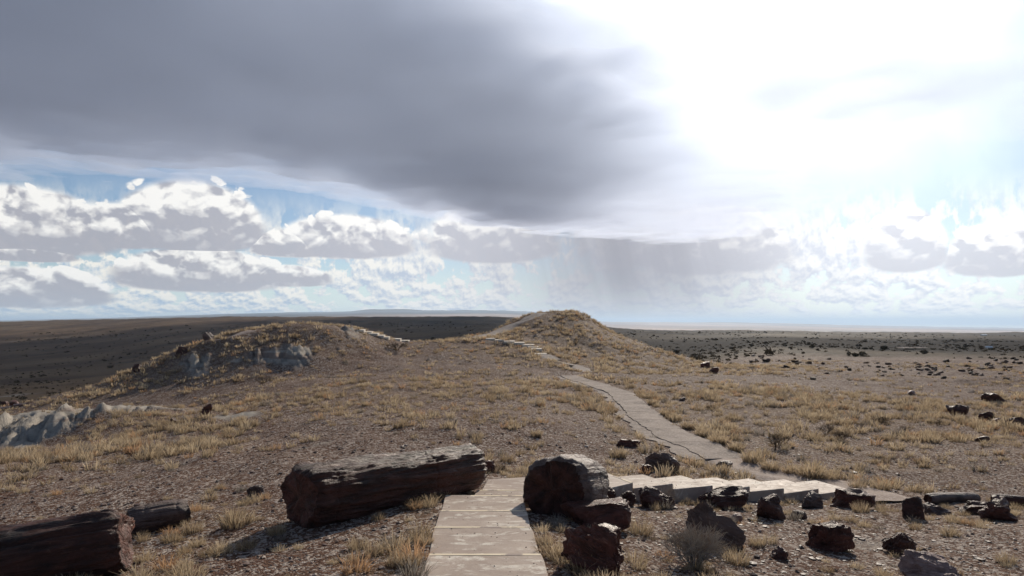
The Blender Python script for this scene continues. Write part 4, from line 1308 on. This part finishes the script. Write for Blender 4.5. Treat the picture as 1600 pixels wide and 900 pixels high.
def mat_pebble():
    m, N, b, _ = new_mat('pebbles')
    rn = getattr_n(N, 'rnd')
    ramp = N.n('ShaderNodeValToRGB')
    N.put(ramp.inputs[0], rn)
    e = ramp.color_ramp.elements
    e[0].position, e[0].color = 0.0, (0.04, 0.028, 0.024, 1)
    e[1].position, e[1].color = 1.0, (0.46, 0.40, 0.35, 1)
    for p, c in ((0.40, (0.088, 0.048, 0.036, 1)), (0.74, (0.15, 0.095, 0.072, 1)), (0.93, (0.25, 0.185, 0.15, 1))):
        q = e.new(p); q.color = c
    N.put(b.inputs['Base Color'], ramp.outputs[0])
    b.inputs['Roughness'].default_value = 0.6
    b.inputs['Specular IOR Level'].default_value = 0.35
    return m
def build_gravel():
    V, Fc = ico(1)
    pr = []
    for k in range(6):
        r = np.random.default_rng(70 + k)
        W = V * (1 + 0.28 * r.normal(size=(len(V), 1))) * np.array([1, r.uniform(0.6, 0.95), r.uniform(0.4, 0.7)])
        pr.append((W, Fc, np.zeros(len(W))))
    n = 15000
    Y = np.exp(r3.uniform(math.log(6.4), math.log(27), n))
    u = r3.uniform(-40, 1640, n)
    x, y = (u - U0) / F * Y, Y
    pd, _ = path_dist(x, y)
    ok = pd > 0.05
    for P, z, e in FOOT:
        c = P.mean(0)
        ok &= ~in_poly(x, y, c + (P - c) * 1.03)
    g = np.clip(grass_density(x, y), 0, 1)
    ok &= r3.uniform(0, 1, n) < 1 - 0.5 * g
    x, y = x[ok], y[ok]
    zz = ground_z(x, y)
    for P, z, e in FOOT[1:]:
        q = r3.uniform(0, 1, (26, 2)) ** np.array([2.2, 1.0])
        q = np.where(r3.uniform(0, 1, (26, 1)) < 0.5, q, np.c_[1 - q[:, 0], q[:, 1]]) * 0.94 + 0.03
        a, b2, c, d = P[0], P[1], P[2], P[-1]
        w = (a * (1 - q[:, :1]) + b2 * q[:, :1]) * (1 - q[:, 1:]) + (d * (1 - q[:, :1]) + c * q[:, :1]) * q[:, 1:]
        x, y, zz = np.r_[x, w[:, 0]], np.r_[y, w[:, 1]], np.r_[zz, np.full(26, z)]
    grit = np.r_[np.zeros(len(x) - 26 * (len(FOOT) - 1)), np.ones(26 * (len(FOOT) - 1))]
    k = len(x)
    s = np.exp(r3.normal(math.log(0.013), 0.55, k)) * (0.75 + y / 22)
    s = np.where(grit > 0, np.clip(s * 0.42, 0.003, 0.012), np.clip(s, 0.007, 0.07))
    me = scatter('gravel', pr, x, y, zz + s * 0.15, s, r3.uniform(0, 6.28, k), r3.uniform(0, 1, k), mat_pebble())
    # a little grit lies on the steps
    tag(link('gravel', me), 'loose reddish and pale gravel stones scattered over the slopes', kind='stuff')
build_gravel()

# --- dark brush and rubble over the plain
M_FARBRUSH = mat_grass('plain_brush', (0.055, 0.043, 0.029), (0.105, 0.080, 0.050), 0.2)
def build_brush():
    pr = []
    for k in range(4):
        r = np.random.default_rng(170 + k)
        n = 7
        c = r.normal(0, 0.30, (n, 3)); c[:, 2] = np.abs(c[:, 2]) * 0.7
        a1, a2 = r.normal(0, 0.28, (n, 3)), r.normal(0, 0.28, (n, 3))
        V = np.stack([c - a1, c + a2, c + a1, c - a2], 1).reshape(-1, 3)
        V[:, 2] = np.maximum(V[:, 2], -0.05)
        pr.append((V, np.arange(4 * n).reshape(-1, 4), np.ones(4 * n)))
    n = 11000
    Y = np.exp(r3.uniform(math.log(105), math.log(1500), n)); u = r3.uniform(-50, 1650, n)
    x, y = (u - U0) / F * Y, Y
    patch = fbm(x / 38, y / 95, 4, 81)
    dark = np.exp(-((u - 1110) / 170) ** 2 - ((np.log(Y) - math.log(190)) / 0.45) ** 2)
    keep = r3.uniform(0, 1, n) < np.clip(0.30 + 0.75 * patch + 0.6 * dark, 0.02, 1)
    keep &= ~((u > 1150) & (Y < 135))
    x, y = x[keep], y[keep]
    k = len(x)
    s = np.exp(r3.normal(0, 0.35, k)) * (0.40 + y / 800)
    me = scatter('brush', pr, x, y, ground_z(x, y), s, r3.uniform(0, 6.28, k), r3.uniform(0, 1, k), M_FARBRUSH)
    tag(link('brush', me), 'dark low brush dotted over the shaded plain', kind='stuff')
build_brush()

# --- single plants that stand out
def clump(u, v, size, label, seed, group=None, hgt=1.0, lo=5.0, nb=230, mat=None, name='grass_clump', cat='grass clump'):
    p = at(u, v, lo)
    V, Q, T = tuft_proto(seed, nb, 0.012 if p.y < 18 else 0.022, 0.36 * hgt, 0.30, 3, 0.8)
    w = size / F * p.y
    V = V * (w / 0.75)
    me = mesh_np(name, V, Q, False)
    r = np.random.default_rng(seed)
    attr(me, 'tip', T); attr(me, 'rnd', np.repeat(np.clip(r.normal(0.45, 0.22, len(V) // 8), 0, 1), 8) if len(V) % 8 == 0 else np.full(len(V), 0.5))
    o = link(name, me, mat or M_GRASS)
    o.location = (p.x, p.y, p.z - 0.01)
    return tag(o, label, cat, group)
trail_group = 'grass clumps along the path'
ORD = 'first second third fourth fifth sixth seventh eighth ninth tenth eleventh twelfth thirteenth last'.split()
for i, (u, v, s) in enumerate([(1375, 768, 46), (1340, 764, 40), (1296, 752, 40), (1268, 748, 62), (1236, 740, 40), (1205, 734, 44), (1178, 722, 52), (1150, 706, 38), (1122, 694, 36), (1098, 683, 32), (1075, 670, 30), (1056, 658, 30), (1040, 648, 26), (1020, 634, 24)]):
    clump(u, v, s, ORD[i] + ' tan grass clump of the row along the path, counted from the rounded dark boulder', 300 + i, trail_group, 1.0, 14)
for i, (u, v, s, lab) in enumerate([
        (838, 682, 28, 'round tan grass clump alone on gravel above the steps'), (1012, 868, 0, ''), (850, 850, 46, 'dry grass clump crowding the edge of the near steps by the ridged stone'),
        (640, 885, 60, 'golden grass clump at the outer edge of the lowest steps'), (664, 850, 40, 'orange grass clump hugging the steps below the long log'), (560, 858, 50, 'low orange grass clump on gravel in front of the long log'),
        (955, 838, 40, 'grass clump in front of the blocky red stone'), (1000, 835, 60, 'tall pale grass clump between the red block and the dead bush'), (1150, 880, 62, 'wide tan grass clump beside the dead bush'),
        (1182, 853, 40, 'small tan grass clump on gravel near the upright red stone'), (1070, 760, 0, ''), (370, 822, 76, 'broad pale grass clump by the end of the long log'), (300, 832, 50, 'yellow grass clump beside the short broken log piece'),
        (432, 835, 44, 'orange grass clump under the near end of the long log'), (1300, 785, 0, ''), (1484, 838, 44, 'tan grass clump between the ledged stones and the pale pink stone'), (1572, 880, 44, 'rounded orange grass clump near the lower picture corner'),
        (1345, 800, 40, 'orange grass clump below the dark red stone with a slab'), (1218, 740, 0, ''), (905, 700, 0, ''), (966, 715, 40, 'grass clump left of the weathered tan stone'), (1125, 740, 44, 'grass clump just behind the middle side steps')]):
    if s: clump(u, v, s, lab, 340 + i)
def twig_mesh(seed, n=150, h=0.6, spread=0.5):
    """a dead bush: stems fork three times into fine twigs"""
    r = np.random.default_rng(seed)
    V, Q, T, Rn = [], [], [], []
    def tube(a, b, r0, r1, rn):
        d = b - a
        d = d / (np.linalg.norm(d) + 1e-9)
        s = np.cross(d, [0.3, 0.5, 0.8]); s /= np.linalg.norm(s) + 1e-9
        t = np.cross(d, s)
        n0 = len(V)
        for p, rr in ((a, r0), (b, r1)):
            for k in range(3):
                an = k * 2.0944
                V.append(p + (s * math.cos(an) + t * math.sin(an)) * rr); T.append(1.0); Rn.append(rn)
        for k in range(3):
            j = (k + 1) % 3
            Q.append((n0 + k, n0 + j, n0 + 3 + j, n0 + 3 + k))
    def grow_(p, d, ln, rr, depth):
        q = p + d * ln
        tube(p, q, rr, rr * 0.7, r.uniform(0, 1))
        if depth == 0: return
        for _ in range(3 if depth > 1 else 4):
            nd = d + r.normal(0, 0.55, 3)
            nd[2] += 0.05
            nd /= np.linalg.norm(nd)
            grow_(p + d * ln * r.uniform(0.5, 1.0), nd, ln * r.uniform(0.6, 0.95), rr * 0.62, depth - 1)
    for _ in range(max(4, n // 12)):
        a = r.uniform(0, 6.283); le = r.uniform(0.1, 1.0) * spread / h
        d = np.array([math.cos(a) * le, math.sin(a) * le, 1.0]); d /= np.linalg.norm(d)
        grow_(np.array([math.cos(a), math.sin(a), 0]) * 0.04, d, h * 0.38, 0.009, 3)
    return np.array(V), np.array(Q), np.array(T), np.array(Rn)
def bush(u, v, width, hpx, label, seed, mat, lo=5.0, group=None, name='dead_bush', cat='bush', n=150):
    p = at(u, v, lo)
    w, h = width / F * p.y, hpx / F * p.y
    V, Q, T, Rn = twig_mesh(seed, n)
    ext = V.max(0) - V.min(0)
    V = V * np.array([w / ext[0], w * 0.8 / ext[1], h / ext[2]])
    me = mesh_np(name, V, Q, False); attr(me, 'tip', T); attr(me, 'rnd', Rn)
    o = link(name, me, mat); o.location = (p.x, p.y, p.z - 0.02)
    return tag(o, label, cat, group)
bush(1084, 886, 132, 98, 'tangled grey leafless bush in front of the slanting wedge stone', 401, M_TWIG, n=420)
bush(1045, 790, 44, 40, 'thin grey dead twigs below the second side step', 402, M_TWIG, n=90)
M_DRYBUSH = mat_grass('brown_twigs', (0.10, 0.075, 0.055), (0.23, 0.17, 0.115), 0.15)
for i, (u, v, w, h, lab) in enumerate([(1312, 690, 44, 26, 'dark brown bush, largest in the grass beyond the path'), (1290, 680, 34, 20, 'dark brown bush just beside the largest bush beyond the path'), (1215, 700, 50, 30, 'grey brown bush above the thick grass at the path bend'),
        (1342, 672, 24, 14, 'small round brown bush beyond the largest bush'), (1375, 662, 36, 14, 'low dark bush on the open grass slope'), (1412, 675, 24, 14, 'reddish brown bush in the open dry grass'), (1466, 665, 26, 14, 'dark red low bush near the line of log pieces'),
        (690, 655, 0, 0, ''), (560, 570, 0, 0, ''), (410, 600, 40, 14, 'low dark brush at the foot of the rounded hill'), (620, 548, 46, 18, 'dark brush in the hollow below the rear steps'), (290, 700, 26, 18, 'grey bush alone on the grassy slope below the clay')]):
    if w: bush(u, v, w, h, lab, 420 + i, M_DRYBUSH, 15, n=120)
def leafy(u, v, w, h, label, seed, lo=90, group=None):
    """a dark evergreen shrub far off: trunk and a crown of leaf faces"""
    p = at(u, v, lo)
    W, H = w / F * p.y, h / F * p.y
    r = np.random.default_rng(seed)
    root = tag(empty('desert_shrub', tuple(p)), label, 'shrub', group)
    n = 420
    d = r.normal(size=(n, 3)); d /= np.linalg.norm(d, axis=1)[:, None]
    rr = r.uniform(0.35, 1, n) ** 0.5 * (1 + 0.35 * n3(d, 1.5, seed))
    c = d * rr[:, None] * np.array([W / 2, W / 2, H / 2]) + np.array([0, 0, H * 0.5])
    s = 0.09 * max(W, H)
    a1, a2 = r.normal(size=(n, 3)) * s * 0.5, r.normal(size=(n, 3)) * s * 0.5
    V = np.stack([c - a1, c + a2, c + a1, c - a2], 1).reshape(-1, 3)
    V[:, 2] = np.maximum(V[:, 2], 0.0)
    me = mesh_np('crown', V, np.arange(4 * n).reshape(-1, 4), False)
    attr(me, 'tip', np.ones(4 * n)); attr(me, 'rnd', np.repeat(r.uniform(0, 1, n), 4))
    link('crown', me, M_BRUSH, root)
    bm = bmesh.new()
    bmesh.ops.create_cone(bm, segments=7, radius1=W * 0.07, radius2=W * 0.03, depth=H * 0.6, cap_ends=True)
    for q in bm.verts: q.co.z += H * 0.25; q.co.x += 0.1 * W * q.co.z / H
    me2 = bpy.data.meshes.new('trunk'); bm.to_mesh(me2); bm.free()
    link('trunk', me2, M_DRYBUSH2, root)
def mat_plain(name, a, b2):
    m, N, b, _ = new_mat(name)
    N.put(b.inputs['Base Color'], N.mix(N.noise(objco(N), 3.0, 4, 0.6), a, b2))
    b.inputs['Roughness'].default_value = 0.9
    b.inputs['Specular IOR Level'].default_value = 0.1
    return m
M_DRYBUSH2 = mat_plain('shrub_bark', (0.06, 0.045, 0.035), (0.11, 0.085, 0.065))
for i, (u, v, w, h, lab) in enumerate([(1382, 547, 11, 7, 'largest dark shrub on the rise before the far plain'), (1444, 553, 10, 6, 'dark shrub standing apart near the pale road'), (1348, 557, 11, 8, 'dark shrub in the cluster on the broken rise, tallest'),
        (1337, 558, 12, 6, 'dark shrub low in the cluster on the broken rise'), (1326, 556, 7, 7, 'narrow dark shrub at the end of the cluster on the rise'), (1352, 546, 9, 3, 'flat dark shrub behind the cluster on the rise'), (1361, 546, 6, 3, 'tiny dark shrub beside the largest one on the rise'),
        (1269, 544, 8, 5, 'dark shrub alone below the dark horizon')]):
    leafy(u, v, w, h, lab, 500 + i)
# --- a far low building and the road by it
def far_building(u, v, w, h, label):
    p = at(u, v, 150)
    W, H, D = w / F * p.y, h / F * p.y, w / F * p.y * 0.6
    root = tag(empty('building', tuple(p)), label, 'building')
    wall, roof = mat_plain('white_wall', (0.72, 0.70, 0.67), (0.8, 0.78, 0.75)), mat_plain('pale_roof', (0.72, 0.72, 0.72), (0.8, 0.8, 0.8))
    bm = bmesh.new(); bmesh.ops.create_cube(bm, size=1)
    for q in bm.verts: q.co = (q.co.x * W, q.co.y * D, (q.co.z + 0.5) * H * 0.7 - 0.3)
    me = bpy.data.meshes.new('wall'); bm.to_mesh(me); bm.free(); link('wall', me, wall, root)
    z0, z1, ov = H * 0.7 - 0.3 + 0.01, H, 0.06 * W
    V = [(-W / 2 - ov, -D / 2 - ov, z0), (W / 2 + ov, -D / 2 - ov, z0), (W / 2 + ov, D / 2 + ov, z0), (-W / 2 - ov, D / 2 + ov, z0), (-W / 2 - ov, 0, z1), (W / 2 + ov, 0, z1)]
    me = bpy.data.meshes.new('roof'); me.from_pydata(V, [], [(0, 1, 5, 4), (2, 3, 4, 5), (0, 4, 3), (1, 2, 5), (3, 2, 1, 0)]); link('roof', me, roof, root)
    me = bpy.data.meshes.new('door')
    me.from_pydata([(-W * .05, -D / 2 - .02, -.3), (W * .05, -D / 2 - .02, -.3), (W * .05, -D / 2 - .02, H * .45), (-W * .05, -D / 2 - .02, H * .45)], [], [(0, 1, 2, 3)])
    link('door', me, roof, root)
far_building(1545, 544, 9, 3.2, 'tiny pale building far out on the plain below the horizon')
far_building(1537, 524.5, 8, 2.2, 'tiny pale building close under the dark horizon')
def far_road(px, hw, label):
    pts = np.array([tuple(at(u, v, 120)) for u, v in px])
    d = np.r_[0, np.cumsum(np.hypot(*np.diff(pts[:, :2], axis=0).T))]
    t = np.linspace(0, d[-1], 60)
    C = np.stack([np.interp(t, d, pts[:, 0]), np.interp(t, d, pts[:, 1])], -1)
    C = np.c_[C, ground_z(C[:, 0], C[:, 1]) + 0.9]
    tag(trail_sheet('road', (C, hw), M_DIRT, 0.1, 0.0, 3), label, kind='structure')
far_road([(1392, 546.5), (1420, 546), (1440, 545.4)], 2.4, 'pale road far out on the plain')
